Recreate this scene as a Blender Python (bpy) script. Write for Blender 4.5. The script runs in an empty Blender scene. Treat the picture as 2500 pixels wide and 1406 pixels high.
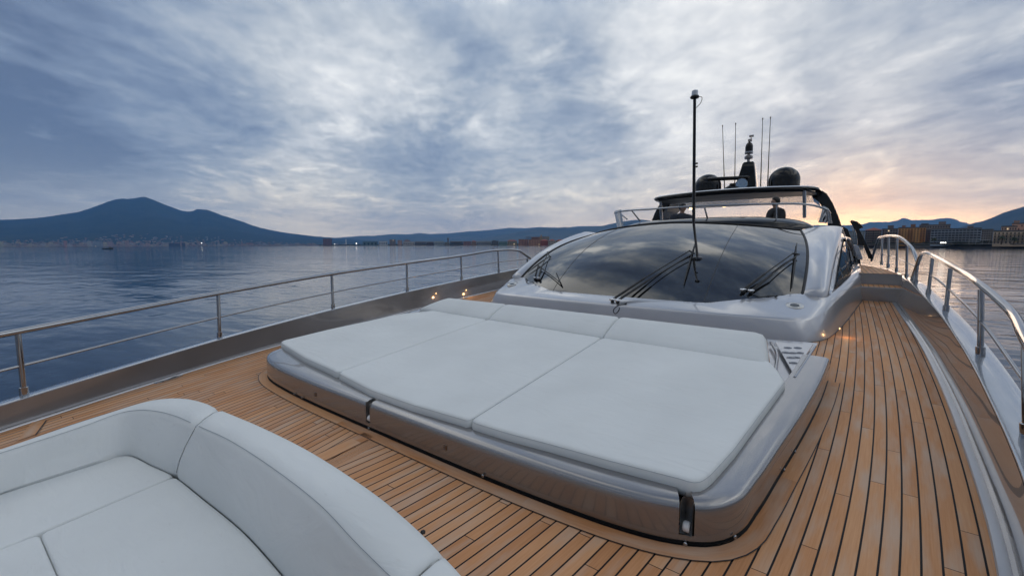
import bpy, bmesh, math, random
from mathutils import Vector, Matrix, noise
random.seed(7)
sc = bpy.context.scene
COL = sc.collection
R = math.radians

# ------------------------------------------------------------------ camera
FPX, THETA, PITCH, ROLL, EYE = 1030.0, R(36.7), math.atan(106 / 1030.0), 0.0048, 1.5
KY, MX, XC = 0.057, -0.006, -2.55          # the yacht rises aft, its centre line is x = XC
WATER = -2.5
F = Vector((-math.sin(THETA) * math.cos(PITCH), math.cos(THETA) * math.cos(PITCH), -math.sin(PITCH)))
R0 = Vector((math.cos(THETA), math.sin(THETA), 0)); U0 = R0.cross(F)
RT = R0 * math.cos(ROLL) - U0 * math.sin(ROLL); UP = U0 * math.cos(ROLL) + R0 * math.sin(ROLL)
CAM = Vector((0, 0, EYE))
cd = bpy.data.cameras.new('camera'); cam = bpy.data.objects.new('camera', cd); COL.objects.link(cam)
cd.sensor_width = 36; cd.lens = FPX / 2500 * 36; cd.clip_start = 0.05; cd.clip_end = 120000
m = Matrix((RT, UP, -F)).transposed().to_4x4(); m.translation = CAM
cam.matrix_world = m; sc.camera = cam

# survey helpers: a sight line met with a plane of known height / distance gives the place of a thing
def ray(u, v): return F * FPX + RT * (u - 1250) + UP * (703 - v)
def Zc(x, y, c=0.0): return c + KY * y + MX * x
def P(u, v, c=0.0):
    d = ray(u, v); t = (c - EYE) / (d.z - KY * d.y - MX * d.x); return CAM + d * t
def PX(u, v, x): d = ray(u, v); return CAM + d * (x / d.x)
def PY(u, v, y): d = ray(u, v); return CAM + d * (y / d.y)
def PD(u, v, dist): d = ray(u, v); return CAM + d * (dist / math.hypot(d.x, d.y))
def PZ(u, v, z): d = ray(u, v); return CAM + d * ((z - EYE) / d.z)
def D(h, y, c=0.0): return Vector((XC + h, y, Zc(XC + h, y, c)))      # yacht coordinates
def Y3(h, y, z): return Vector((XC + h, y, z))

# ------------------------------------------------------------------ helpers
def lerp(a, b, t): return a + (b - a) * t
def interp(tab, x):
    if x <= tab[0][0]: return tab[0][1]
    for (a, fa), (b, fb) in zip(tab, tab[1:]):
        if x <= b: return fa + (fb - fa) * (x - a) / (b - a)
    return tab[-1][1]
def crom(pts, n, closed=False):
    """smooth curve through pts, n samples spaced evenly by length"""
    pts = [Vector(p) for p in pts]; L = len(pts); out = []
    segs = L if closed else L - 1
    for i in range(segs):
        if closed: p0, p1, p2, p3 = pts[(i - 1) % L], pts[i], pts[(i + 1) % L], pts[(i + 2) % L]
        else: p0, p1, p2, p3 = pts[max(i - 1, 0)], pts[i], pts[i + 1], pts[min(i + 2, L - 1)]
        for k in range(12):
            t = k / 12
            a = max((p1 - p0).length, 1e-4) ** .5; b = max((p2 - p1).length, 1e-4) ** .5; c = max((p3 - p2).length, 1e-4) ** .5
            m1 = (p2 - p1) + b * ((p1 - p0) / a - (p2 - p0) / (a + b)) if (p1 - p0).length > 1e-6 else (p2 - p1)
            m2 = (p2 - p1) + b * ((p3 - p2) / c - (p3 - p1) / (b + c)) if (p3 - p2).length > 1e-6 else (p2 - p1)
            h = (2*t**3-3*t*t+1, t**3-2*t*t+t, -2*t**3+3*t*t, t**3-t*t)
            out.append(p1 * h[0] + m1 * h[1] + p2 * h[2] + m2 * h[3])
    out.append(pts[0].copy() if closed else pts[-1].copy())
    d = [0]
    for a, b in zip(out, out[1:]): d.append(d[-1] + (b - a).length)
    res = []; j = 0
    cnt = n if not closed else n + 1
    for i in range(cnt):
        s = d[-1] * i / (cnt - 1)
        while j < len(d) - 2 and d[j + 1] < s: j += 1
        t = 0 if d[j + 1] == d[j] else (s - d[j]) / (d[j + 1] - d[j])
        res.append(out[j].lerp(out[j + 1], t))
    return res[:-1] if closed else res

class MB:
    def __init__(s): s.v = []; s.f = []; s.uv = []
    def add(s, vs, fs, uv=None):
        b = len(s.v); s.v += [Vector(x) for x in vs]; s.f += [tuple(i + b for i in f) for f in fs]
        s.uv += uv if uv else [(0, 0)] * len(vs)
        return s
    def loft(s, rings, closed=False, caps=False, uv=None):
        n = len(rings[0]); vs = [p for r in rings for p in r]; fs = []
        for i in range(len(rings) - 1):
            for j in range(n if closed else n - 1):
                k = (j + 1) % n
                fs.append((i * n + j, i * n + k, (i + 1) * n + k, (i + 1) * n + j))
        if caps: fs.append(tuple(range(n))[::-1]); fs.append(tuple((len(rings) - 1) * n + j for j in range(n)))
        return s.add(vs, fs, uv)
    def tube(s, pts, r, seg=10, caps=True, closed=False):
        pts = [Vector(p) for p in pts]; rr = r if isinstance(r, (list, tuple)) else [r] * len(pts)
        t = (pts[1] - pts[0]).normalized(); a = Vector((0, 0, 1)) if abs(t.z) < .9 else Vector((1, 0, 0))
        nrm = t.cross(a).normalized(); rings = []
        for i, p in enumerate(pts):
            if i == 0: tt = pts[1] - pts[0]
            elif i == len(pts) - 1: tt = pts[-1] - pts[-2]
            else: tt = (pts[i + 1] - pts[i]).normalized() + (pts[i] - pts[i - 1]).normalized()
            tt.normalize(); nrm = (nrm - tt * nrm.dot(tt)).normalized(); b = tt.cross(nrm)
            rings.append([p + (nrm * math.cos(2 * math.pi * k / seg) + b * math.sin(2 * math.pi * k / seg)) * rr[i] for k in range(seg)])
        return s.loft(rings, True, caps)
    def box(s, c, d, rot=0.0):
        c = Vector(c); cs, sn = math.cos(rot), math.sin(rot); vs = []
        for x in (-1, 1):
            for y in (-1, 1):
                for z in (-1, 1):
                    px, py = x * d[0] / 2, y * d[1] / 2
                    vs.append(c + Vector((px * cs - py * sn, px * sn + py * cs, z * d[2] / 2)))
        return s.add(vs, [(0, 1, 3, 2), (4, 6, 7, 5), (0, 4, 5, 1), (2, 3, 7, 6), (0, 2, 6, 4), (1, 5, 7, 3)])
    def prism(s, poly, vec):
        n = len(poly); vec = Vector(vec); vs = [Vector(p) for p in poly] + [Vector(p) + vec for p in poly]
        fs = [tuple(range(n))[::-1], tuple(range(n, 2 * n))] + [(i, (i + 1) % n, (i + 1) % n + n, i + n) for i in range(n)]
        return s.add(vs, fs)
    def lathe(s, c, prof, seg=20, axis=None):
        """prof: (r, h) along axis"""
        c = Vector(c); ax = Vector(axis or (0, 0, 1)).normalized()
        a = ax.cross(Vector((0, 0, 1)) if abs(ax.z) < .9 else Vector((1, 0, 0))).normalized(); b = ax.cross(a)
        rings = [[c + ax * h + (a * math.cos(2*math.pi*k/seg) + b * math.sin(2*math.pi*k/seg)) * max(r, 1e-4) for k in range(seg)] for r, h in prof]
        return s.loft(rings, True, True)
    def build(s, name, mat, parent=None, smooth=30, bevel=0, sub=0, weighted=False):
        me = bpy.data.meshes.new(name); me.from_pydata([tuple(v) for v in s.v], [], s.f)
        bm = bmesh.new(); bm.from_mesh(me); bmesh.ops.remove_doubles(bm, verts=bm.verts, dist=1e-5) if not any(u != (0, 0) for u in s.uv) else None
        bmesh.ops.recalc_face_normals(bm, faces=bm.faces); bm.to_mesh(me); bm.free()
        if any(u != (0, 0) for u in s.uv):
            ul = me.uv_layers.new(name='UVMap')
            for lp in me.loops: ul.data[lp.index].uv = s.uv[lp.vertex_index]
        if mat: me.materials.append(mat)
        if smooth:
            me.shade_smooth(); me.set_sharp_from_angle(angle=R(smooth))
        o = bpy.data.objects.new(name, me); COL.objects.link(o)
        if parent is not None: setpar(o, parent)
        if bevel:
            md = o.modifiers.new('bevel', 'BEVEL'); md.width = bevel; md.segments = 3; md.limit_method = 'ANGLE'; md.angle_limit = R(35)
        if sub:
            md = o.modifiers.new('sub', 'SUBSURF'); md.levels = sub; md.render_levels = sub
        return o
def setpar(o, parent):
    o.parent = parent
    if parent.type == 'EMPTY': o.matrix_parent_inverse = Matrix.Translation(-Vector(parent['home']))
def tag(o, label=None, cat=None, group=None, kind=None):
    if label: o['label'] = label
    if cat: o['category'] = cat
    if group: o['group'] = group
    if kind: o['kind'] = kind
    return o
def empty(name, loc):
    o = bpy.data.objects.new(name, None); COL.objects.link(o); o.location = loc; o['home'] = list(loc); o.empty_display_size = .2; return o
def offset(poly, d):
    """shrink a closed planar outline (xy) by d"""
    n = len(poly); area = sum(poly[i].x * poly[(i+1) % n].y - poly[(i+1) % n].x * poly[i].y for i in range(n)); sg = 1 if area > 0 else -1
    out = []
    for i in range(n):
        a, b, c = poly[i - 1], poly[i], poly[(i + 1) % n]
        e1 = Vector((b.x - a.x, b.y - a.y)).normalized(); e2 = Vector((c.x - b.x, c.y - b.y)).normalized()
        n1 = Vector((-e1.y, e1.x)) * sg; n2 = Vector((-e2.y, e2.x)) * sg
        nn = (n1 + n2); l = nn.length
        nn = nn / l if l > 1e-6 else n1
        k = d / max(nn.dot(n1), .45)
        out.append(Vector((b.x + nn.x * k, b.y + nn.y * k, b.z)))
    return out
def pillow(mb, outline, c0, c1, r=.03, crown=0.0, bulge=.006):
    """soft block over the yacht's deck plane: outline in xy, from height c0 up to c1"""
    rings = []
    def ring(pts, c): rings.append([Vector((p.x, p.y, Zc(p.x, p.y, c(p) if callable(c) else c))) for p in pts])
    top = c1 if callable(c1) else (lambda p: c1)
    bot = c0 if callable(c0) else (lambda p: c0)
    ring(offset(outline, .012), bot)
    ring(offset(outline, -bulge * .4), lambda p: lerp(bot(p), top(p), .18)); ring(offset(outline, -bulge), lambda p: lerp(bot(p), top(p), .5))
    ring(outline, lambda p: top(p) - r * .75); ring(offset(outline, r * .28), lambda p: top(p) - r * .3)
    ring(offset(outline, r * .8), lambda p: top(p) - r * .06); ring(offset(outline, r * 1.6), top)
    last = offset(outline, r * 1.6); cx = sum(p.x for p in last) / len(last); cy = sum(p.y for p in last) / len(last)
    for q in (.2, .45, .7, .9): ring([Vector((lerp(p.x, cx, q), lerp(p.y, cy, q), 0)) for p in last], lambda p: top(p) + crown * 1)
    mb.loft(rings, True, True)

# ------------------------------------------------------------------ materials
def mat(name, col, rough=.5, metal=0.0, coat=0.0, coat_r=.03, ior=1.5, emit=None, estr=0, var=0, vscale=5, bump=0, bscale=50, trans=0, alpha=1, spec=None, rvar=0):
    m = bpy.data.materials.new(name); m.use_nodes = True; nt = m.node_tree; b = nt.nodes['Principled BSDF']
    b.inputs['Base Color'].default_value = (*col, 1); b.inputs['Roughness'].default_value = rough; b.inputs['Metallic'].default_value = metal
    b.inputs['Coat Weight'].default_value = coat; b.inputs['Coat Roughness'].default_value = coat_r; b.inputs['IOR'].default_value = ior
    b.inputs['Transmission Weight'].default_value = trans; b.inputs['Alpha'].default_value = alpha
    if emit: b.inputs['Emission Color'].default_value = (*emit, 1); b.inputs['Emission Strength'].default_value = estr
    tc = nt.nodes.new('ShaderNodeTexCoord')
    if var or rvar:
        n = nt.nodes.new('ShaderNodeTexNoise'); n.inputs['Scale'].default_value = vscale; n.inputs['Detail'].default_value = 5
        nt.links.new(tc.outputs['Object'], n.inputs['Vector'])
    if var:
        mr = nt.nodes.new('ShaderNodeMapRange'); mr.inputs[1].default_value = .3; mr.inputs[2].default_value = .7; mr.inputs[3].default_value = 1 - var; mr.inputs[4].default_value = 1 + var
        nt.links.new(n.outputs['Fac'], mr.inputs[0])
        mx = nt.nodes.new('ShaderNodeVectorMath'); mx.operation = 'SCALE'; mx.inputs[0].default_value = col; nt.links.new(mr.outputs[0], mx.inputs['Scale'])
        nt.links.new(mx.outputs[0], b.inputs['Base Color'])
    if rvar:
        mr = nt.nodes.new('ShaderNodeMapRange'); mr.inputs[1].default_value = .35; mr.inputs[2].default_value = .65; mr.inputs[3].default_value = rough; mr.inputs[4].default_value = rough + rvar
        nt.links.new(n.outputs['Fac'], mr.inputs[0]); nt.links.new(mr.outputs[0], b.inputs['Roughness'])
    if bump:
        n2 = nt.nodes.new('ShaderNodeTexNoise'); n2.inputs['Scale'].default_value = bscale; n2.inputs['Detail'].default_value = 4
        nt.links.new(tc.outputs['Object'], n2.inputs['Vector'])
        bp = nt.nodes.new('ShaderNodeBump'); bp.inputs['Strength'].default_value = bump; bp.inputs['Distance'].default_value = .01
        nt.links.new(n2.outputs['Fac'], bp.inputs['Height']); nt.links.new(bp.outputs[0], b.inputs['Normal'])
    return m
PAINT = mat('silver_grey_paint', (.30, .29, .285), .22, .68, 1.0, .02, var=.05, vscale=3)
PAINT_B = mat('taupe_metallic_paint', (.27, .265, .27), .27, .72, 1.0, .02, var=.04, vscale=3)
PAINT_L = mat('light_silver_paint', (.46, .465, .49), .32, .55, 1.0, .02, var=.04, vscale=2)
PAINT_D = mat('dark_grey_paint', (.27, .25, .245), .17, .6, 1.0, .015, var=.06, vscale=3)
CAPM = mat('cap_paint', (.40, .42, .45), .22, .7, 1.0, .03, var=.05, vscale=4)
STEEL = mat('polished_steel', (.36, .37, .39), .05, 1.0, var=.05, vscale=6, rvar=.05)
BLACK = mat('black_gloss', (.006, .006, .007), .07, 0, 0, .03, ior=1.42)
RUBBER = mat('black_rubber', (.012, .012, .013), .55, bump=.2, bscale=200)
GLASSD = mat('tinted_glass', (.008, .009, .011), .008, 0, 0, ior=2.1)
SEAMM = mat('glass_seam', (.01, .01, .012), .5)
FABRIC = mat('white_vinyl', (.69, .71, .705), .60, var=.05, vscale=1.6, bump=.30, bscale=4)
PIPE = mat('vinyl_stitch', (.36, .39, .42), .7)
WHITEP = mat('white_plastic', (.7, .7, .7), .4)
def grain_fabric(m):
    nt = m.node_tree; b = nt.nodes['Principled BSDF']
    tc = nt.nodes.new('ShaderNodeTexCoord'); n = nt.nodes.new('ShaderNodeTexNoise'); n.inputs['Scale'].default_value = 420; n.inputs['Detail'].default_value = 2
    nt.links.new(tc.outputs['Object'], n.inputs['Vector'])
    bp = nt.nodes.new('ShaderNodeBump'); bp.inputs['Strength'].default_value = .25; bp.inputs['Distance'].default_value = .001
    old = b.inputs['Normal'].links[0].from_socket
    nt.links.new(old, bp.inputs['Normal']); nt.links.new(n.outputs['Fac'], bp.inputs['Height']); nt.links.new(bp.outputs[0], b.inputs['Normal'])
grain_fabric(FABRIC)
def wrinkle(m):
    nt = m.node_tree; b = nt.nodes['Principled BSDF']; tc = nt.nodes.new('ShaderNodeTexCoord'); mp = nt.nodes.new('ShaderNodeMapping'); mp.inputs['Scale'].default_value = (2.2, 6.5, 3); mp.inputs['Rotation'].default_value = (0, 0, .5)
    n = nt.nodes.new('ShaderNodeTexNoise'); n.inputs['Scale'].default_value = 1.3; n.inputs['Detail'].default_value = 3; n.inputs['Distortion'].default_value = 1.4; nt.links.new(tc.outputs['Object'], mp.inputs[0]); nt.links.new(mp.outputs[0], n.inputs['Vector'])
    bp = nt.nodes.new('ShaderNodeBump'); bp.inputs['Strength'].default_value = .5; bp.inputs['Distance'].default_value = .012; old = b.inputs['Normal'].links[0].from_socket
    nt.links.new(old, bp.inputs['Normal']); nt.links.new(n.outputs['Fac'], bp.inputs['Height']); nt.links.new(bp.outputs[0], b.inputs['Normal'])
    # faint scuffs and water marks
    s_ = nt.nodes.new('ShaderNodeTexNoise'); s_.inputs['Scale'].default_value = 6; s_.inputs['Detail'].default_value = 8; s_.inputs['Roughness'].default_value = .75; nt.links.new(mp.outputs[0], s_.inputs['Vector'])
    r_ = nt.nodes.new('ShaderNodeMapRange'); r_.inputs[1].default_value = .60; r_.inputs[2].default_value = .74; r_.inputs[3].default_value = 0; r_.inputs[4].default_value = .38; nt.links.new(s_.outputs['Fac'], r_.inputs[0])
    mx = nt.nodes.new('ShaderNodeMix'); mx.data_type = 'RGBA'; mx.inputs[7].default_value = (.52, .50, .48, 1); nt.links.new(r_.outputs[0], mx.inputs[0]); nt.links.new(b.inputs['Base Color'].links[0].from_socket, mx.inputs[6]); nt.links.new(mx.outputs[2], b.inputs['Base Color'])
wrinkle(FABRIC)

def teak(name, W=0.067, plain=False, warm=1.0):
    m = bpy.data.materials.new(name); m.use_nodes = True; nt = m.node_tree; N = nt.nodes; Lk = nt.links; b = N['Principled BSDF']
    def math_(op, a, c=None, v=None):
        n = N.new('ShaderNodeMath'); n.operation = op
        for i, s in ((0, a), (1, c)):
            if s is None: continue
            if isinstance(s, (int, float)): n.inputs[i].default_value = s
            else: Lk.new(s, n.inputs[i])
        return n.outputs[0]
    tc = N.new('ShaderNodeTexCoord'); sp = N.new('ShaderNodeSeparateXYZ'); Lk.new(tc.outputs['UV'], sp.inputs[0])
    u, v = sp.outputs[0], sp.outputs[1]
    q = math_('DIVIDE', u, W); fl = math_('FLOOR', q); fr = math_('FRACT', q)
    wn = N.new('ShaderNodeTexWhiteNoise'); wn.noise_dimensions = '1D'; Lk.new(fl, wn.inputs['W'])
    off = math_('MULTIPLY', wn.outputs['Value'], 7.3)
    vv = math_('DIVIDE', math_('ADD', v, off), 1.75); vf = math_('FRACT', vv); vfl = math_('FLOOR', vv)
    cb = N.new('ShaderNodeCombineXYZ'); Lk.new(fl, cb.inputs[0]); Lk.new(vfl, cb.inputs[1])
    wn2 = N.new('ShaderNodeTexWhiteNoise'); wn2.noise_dimensions = '2D'; Lk.new(cb.outputs[0], wn2.inputs['Vector'])
    # grain, long along the plank
    gv = N.new('ShaderNodeCombineXYZ'); Lk.new(math_('MULTIPLY', u, 160), gv.inputs[0]); Lk.new(math_('MULTIPLY', v, 5), gv.inputs[1]); Lk.new(math_('MULTIPLY', wn2.outputs['Value'], 40), gv.inputs[2])
    gn = N.new('ShaderNodeTexNoise'); gn.inputs['Scale'].default_value = 1; gn.inputs['Detail'].default_value = 6; gn.inputs['Roughness'].default_value = .65; Lk.new(gv.outputs[0], gn.inputs['Vector'])
    wv = N.new('ShaderNodeCombineXYZ'); Lk.new(math_('MULTIPLY', u, 14), wv.inputs[0]); Lk.new(math_('MULTIPLY', v, 2.2), wv.inputs[1]); Lk.new(math_('MULTIPLY', wn2.outputs['Value'], 20), wv.inputs[2])
    wnn = N.new('ShaderNodeTexNoise'); wnn.inputs['Scale'].default_value = 1; wnn.inputs['Detail'].default_value = 5; Lk.new(wv.outputs[0], wnn.inputs['Vector'])
    cr = N.new('ShaderNodeValToRGB'); e = cr.color_ramp.elements
    e[0].position = 0; e[0].color = (.36, .15, .06, 1); e[1].position = 1; e[1].color = (.70, .40, .215, 1)
    x = cr.color_ramp.elements.new(.45); x.color = (.54, .262, .12, 1)
    s1 = math_('ADD', math_('MULTIPLY', wn2.outputs['Value'], .34), math_('MULTIPLY', gn.outputs['Fac'], .75)); s1 = math_('SUBTRACT', s1, .06)
    Lk.new(s1, cr.inputs[0])
    mg = N.new('ShaderNodeMix'); mg.data_type = 'RGBA'; Lk.new(cr.outputs[0], mg.inputs[6]); mg.inputs[7].default_value = (.50, .42, .35, 1)
    mr = N.new('ShaderNodeMapRange'); mr.inputs[1].default_value = .46; mr.inputs[2].default_value = .70; mr.inputs[4].default_value = .55; Lk.new(wnn.outputs['Fac'], mr.inputs[0])
    Lk.new(mr.outputs[0], mg.inputs[0])
    # caulk
    ed = math_('MINIMUM', fr, math_('SUBTRACT', 1, fr)); c1 = math_('LESS_THAN', ed, .0 if plain else .062)
    vd = math_('MINIMUM', vf, math_('SUBTRACT', 1, vf)); c2 = math_('LESS_THAN', vd, .0 if plain else .0011)
    ca = math_('MAXIMUM', c1, c2)
    mc = N.new('ShaderNodeMix'); mc.data_type = 'RGBA'; Lk.new(ca, mc.inputs[0]); Lk.new(mg.outputs[2], mc.inputs[6]); mc.inputs[7].default_value = (.008, .008, .009, 1)
    Lk.new(mc.outputs[2], b.inputs['Base Color']); b.inputs['Roughness'].default_value = .6; b.inputs['Specular IOR Level'].default_value = .22
    hh = math_('SUBTRACT', math_('MULTIPLY', gn.outputs['Fac'], .25), ca)
    bp = N.new('ShaderNodeBump'); bp.inputs['Strength'].default_value = .5; bp.inputs['Distance'].default_value = .002; Lk.new(hh, bp.inputs['Height']); Lk.new(bp.outputs[0], b.inputs['Normal'])
    return m
TEAK = teak('teak_planks'); TEAKP = teak('teak_margin', plain=True)

# ------------------------------------------------------------------ YACHT
YL = (XC, 6.0, WATER)
yacht = empty('yacht', YL)
tag(yacht, 'silver grey motor yacht with teak foredeck, dark wraparound windscreen and black hardtop', 'yacht')

EDGE = [(-3.0, 1.15), (-2, 1.75), (-1, 2.25), (.33, 2.72), (.89, 2.88), (1.29, 3.0), (1.78, 3.12), (2.4, 3.24), (3.1, 3.31), (4.6, 3.42), (6.3, 3.49), (9.3, 3.5), (10.4, 3.48), (11.2, 3.38), (12.4, 3.12), (15, 2.7), (20, 2.3)]
_ys = [-3 + .1 * i for i in range(231)]
_sm = [sum(interp(EDGE, y + d * .1) for d in range(-6, 7)) / 13 for y in _ys]
def _lin(y):
    f = min(max((y + 3) / .1, 0), 229.999); i = int(f); return _sm[i] * (1 - (f - i)) + _sm[i + 1] * (f - i)
def hp(y): return 3.5 - .8 * math.exp(-(y + .0) / 3.2)
CAPC = [(-3, .16), (0, .2), (1.7, .26), (3.3, .31), (5, .345), (7, .365), (9.2, .37), (12, .37 - .035 * 2.8), (20, .37 - .045 * 10.8)]
def capc(y): return interp(CAPC, y)
def capin(y): return _lin(y) + interp([(-3, .02), (2.6, .03), (9, .12), (20, .12)], y)

# teak deck
mb = MB(); rows = [-2.9 + .15 * i for i in range(82)]; rows[-1] = 9.27
cols = [i / 30 - 1 for i in range(61)]
vs, uv = [], []
for y in rows:
    e = _lin(y) - .005
    for s in cols:
        h = e * s; vs.append(D(h, y, 0))
        uv.append(((hp(y) - abs(h)) + (0 if h > 0 else 50 * .067) + .03, y))
n = len(cols); fs = [(i*n+j, i*n+j+1, (i+1)*n+j+1, (i+1)*n+j) for i in range(len(rows)-1) for j in range(n-1)]
mb.add(vs, fs, uv); deck = mb.build('teak_deck', TEAK, yacht, smooth=0)
mb = MB()       # king plank down the middle
mb.add([D(-.13, -2.9, .004), D(-.01, -2.9, .004), D(-.01, 1.75, .004), D(-.13, 1.75, .004)], [(0, 1, 2, 3)], [(.004, 0), (.06, 0), (.06, 4.6), (.004, 4.6)])
kp_ = mb.build('king_plank', TEAKP, deck, smooth=0)
for h_ in (-.132, -.009): mb = MB(); mb.add([D(h_ - .002, -2.9, .006), D(h_ + .002, -2.9, .006), D(h_ + .002, 1.7, .006), D(h_ - .002, 1.7, .006)], [(0, 1, 2, 3)]); mb.build('caulk_line', RUBBER, kp_, smooth=0)

mb = MB(); q = [P(78, 1030, .006), P(112, 1024.5, .006), P(86, 1060, .006), P(40, 1076, .006)]; mb.add(q, [(0, 1, 2, 3)], [(.006, 0), (.006, .4), (.06, .4), (.06, 0)]); mb.build('corner_board', TEAKP, deck, smooth=0)
mb = MB(); q = [P(112, 1024.5, .007), P(115, 1025, .007), P(89, 1061, .007), P(85, 1061, .007)]; mb.add(q, [(0, 1, 2, 3)]); mb.build('caulk_line', RUBBER, deck, smooth=0)
# bulwarks, one each side: foot strip, inner face, cap, outer hull skin
for s in (1, -1):
    ys = [-2.9 + .12 * i for i in range(190)]
    b = MB(); b.loft([[D(s * (_lin(y) - .005), y, .006), D(s * (_lin(y) + .012), y, .012), D(s * (_lin(y) + .02), y, .035), D(s * capin(y), y, capc(y) - .012)] for y in ys])
    w = b.build('bulwark', PAINT_D, yacht, smooth=40)
    b = MB(); b.loft([[D(s * (_lin(y) - .05), y, .004), D(s * (_lin(y) - .045), y, .012), D(s * (_lin(y) - .02), y, .013), D(s * (_lin(y) - .004), y, .008)] for y in ys if y < 9.27])
    b.build('waterway', PAINT_L, w, smooth=40)
    b = MB(); b.loft([[D(s * capin(y), y, capc(y) - .02), D(s * (capin(y) + .004), y, capc(y) - .004), D(s * (capin(y) + .018), y, capc(y)), D(s * (capin(y) + .13), y, capc(y) - .006), D(s * (capin(y) + .185), y, capc(y) - .03), D(s * (capin(y) + .2), y, capc(y) - .07)] for y in ys])
    b.build('cap', CAPM, w, smooth=40)
    b = MB(); b.loft([[D(s * (capin(y) + .2), y, capc(y) - .07), D(s * (capin(y) + .17), y, -.2), Y3(s * (capin(y) - .1), y, -1.0), Y3(s * max(capin(y) * .82 - .1, .1), y, WATER - .3)] for y in ys])
    b.build('hull_side', PAINT, w, smooth=40)
# stem, closing the bow ahead of the camera
b = MB(); b.loft([[D(s * (capin(-2.9) + .2), -2.9, capc(-2.9) - .02), D(s * (capin(-2.9)) * .6, -3.6, .16), D(0, -3.9, .15)][::1] for s in (1,)] + [[Y3((capin(-2.9) * .82 - .1), -2.9, WATER - .3), Y3(.5, -3.2, WATER - .3), Y3(0, -3.4, WATER - .3)]])
b.loft([[D(-(capin(-2.9) + .2), -2.9, capc(-2.9) - .02), D(-capin(-2.9) * .6, -3.6, .16), D(0, -3.9, .15)], [Y3(-(capin(-2.9) * .82 - .1), -2.9, WATER - .3), Y3(-.5, -3.2, WATER - .3), Y3(0, -3.4, WATER - .3)]])
b.build('bow', PAINT, yacht)

# railings
def railing(parent, posts, top, mid, lean=0.0, side=1, endfoot=None):
    """posts: (base, top) points; top, mid: lists of points"""
    r = MB(); r.tube(crom(top, max(24, len(top) * 8)), .026, 14); rl = r.build('railing', STEEL, parent, smooth=60)
    r = MB(); r.tube(crom(mid, max(12, len(mid) * 5)), .0115, 10); r.build('mid_rail', STEEL, rl, smooth=60)
    for a, b_ in posts:
        d = (b_ - a)
        r = MB(); r.tube([a, b_], .0195, 14); r.tube([a - d * .01, a + d * .13, a + d * .135], [.029, .0285, .023], 16)
        r.build('post', STEEL, rl, smooth=50)
    return rl
def onbul(u, v, u2, v2, side):
    """post base on the cap centre; top on the same vertical plane"""
    # find y where the cap centre line meets the sight line
    best = None
    for i in range(900):
        y = -1 + i * .015; p = D(side * (capin(y) + .08), y, capc(y)); q = p - CAM; z = q.dot(F)
        if z <= 0.2: continue
        e = abs(1250 + FPX * q.dot(RT) / z - u) + abs(703 - FPX * q.dot(UP) / z - v) * .9
        if best is None or e < best[0]: best = (e, p)
    p = best[1]; d = ray(u2, v2); t = math.hypot(p.x, p.y) / math.hypot(d.x, d.y); q = CAM + d * t
    return p, Vector((p.x + (q.x - p.x) * .7, p.y + (q.y - p.y) * .7, q.z))
LP = [(57, 965, 45, 815), (537, 828, 534, 720), (814, 755, 810, 672), (994, 712, 993, 645), (1127, 683, 1125, 627), (1218, 668, 1215, 613)]
lp = [onbul(*a, -1) for a in LP]
ltop = [q + Vector((0, 0, .02)) for p, q in lp]
e = D(-(capin(8.55) + .08), 8.55, capc(8.55)); e2 = D(-(capin(8.9) + .08), 9.0, capc(9.0))
ltop = [ltop[0] + (ltop[0] - ltop[1]) * 1.2] + ltop + [PD(1262, 611, (ltop[-1].xy.length + .2)), PD(1283, 623, (e.xy.length - .05)), PD(1302, 640, e.xy.length + .25), e2]
lmid = [lp[0][0].lerp(lp[0][1], .48) + (lp[0][0] - lp[1][0]) * 1.2] + [p.lerp(q, .48) for p, q in lp] + [PD(1290, 632, e.xy.length)]
lp.append((PD(1289, 662, e.xy.length), PD(1287, 630, e.xy.length)))
railing(yacht, lp, ltop, lmid)
RP = [(2472, 1067, 2492, 817), (2375, 867, 2389, 706), (2309, 773, 2321, 655), (2266, 728, 2277.5, 630), (2236, 700, 2240, 648)]
rp = [onbul(*a, 1) for a in RP]
def attach(pts, dists): return [PD(u, v, d) for (u, v), d in zip(pts, dists)]
dA, dB, dC, dD, dE = [q.xy.length for p, q in rp]
far = onbul(2225, 689, 2250, 617, 1)
rtop = attach([(2540, 868), (2500, 820), (2469, 763), (2430, 725), (2392, 694), (2353.6, 667), (2318, 647), (2277, 625), (2257.6, 617.6), (2247, 625), (2238, 650), (2226, 685)],
              [dA - .35, dA - .08, lerp(dA, dB, .4), lerp(dA, dB, .7), dB, lerp(dB, dC, .55), dC, dD, lerp(dD, dE, .45), lerp(dD, dE, .75), dE + .05, dE + .35])
rtop[0] = rtop[1] + (rtop[1] - rtop[2]) * 1.5
rmid = [p.lerp(q, .52) for p, q in rp]; rmid[-1] = rmid[-1]; rmid = [rmid[0] + (rmid[0] - rmid[1]) * .6] + rmid
railing(yacht, rp, rtop, rmid)
FP = [(2213, 679.5, 2214.6, 599), (2188.5, 664.5, 2190.7, 581), (2168, 654, 2170, 579), (2152, 646, 2154, 582)]
fdist = [10.3, 11.4, 12.5, 13.6]
fp = [(PD(u, v, d), PD(u2, v2, d)) for (u, v, u2, v2), d in zip(FP, fdist)]
ftop = attach([(2240, 640), (2228, 609), (2215, 594), (2200, 582), (2190, 577.5), (2170, 576), (2153, 579), (2144, 584), (2135, 612), (2127, 637)], [9.5, 9.9, 10.3, 10.9, 11.4, 12.5, 13.6, 14.2, 14.5, 14.8])
fmid = attach([(2240, 652), (2213, 641), (2190.6, 630.5), (2172, 624), (2155, 621), (2135, 617)], [9.5, 10.3, 11.4, 12.5, 13.6, 14.5])
railing(yacht, fp, ftop, fmid)

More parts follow.
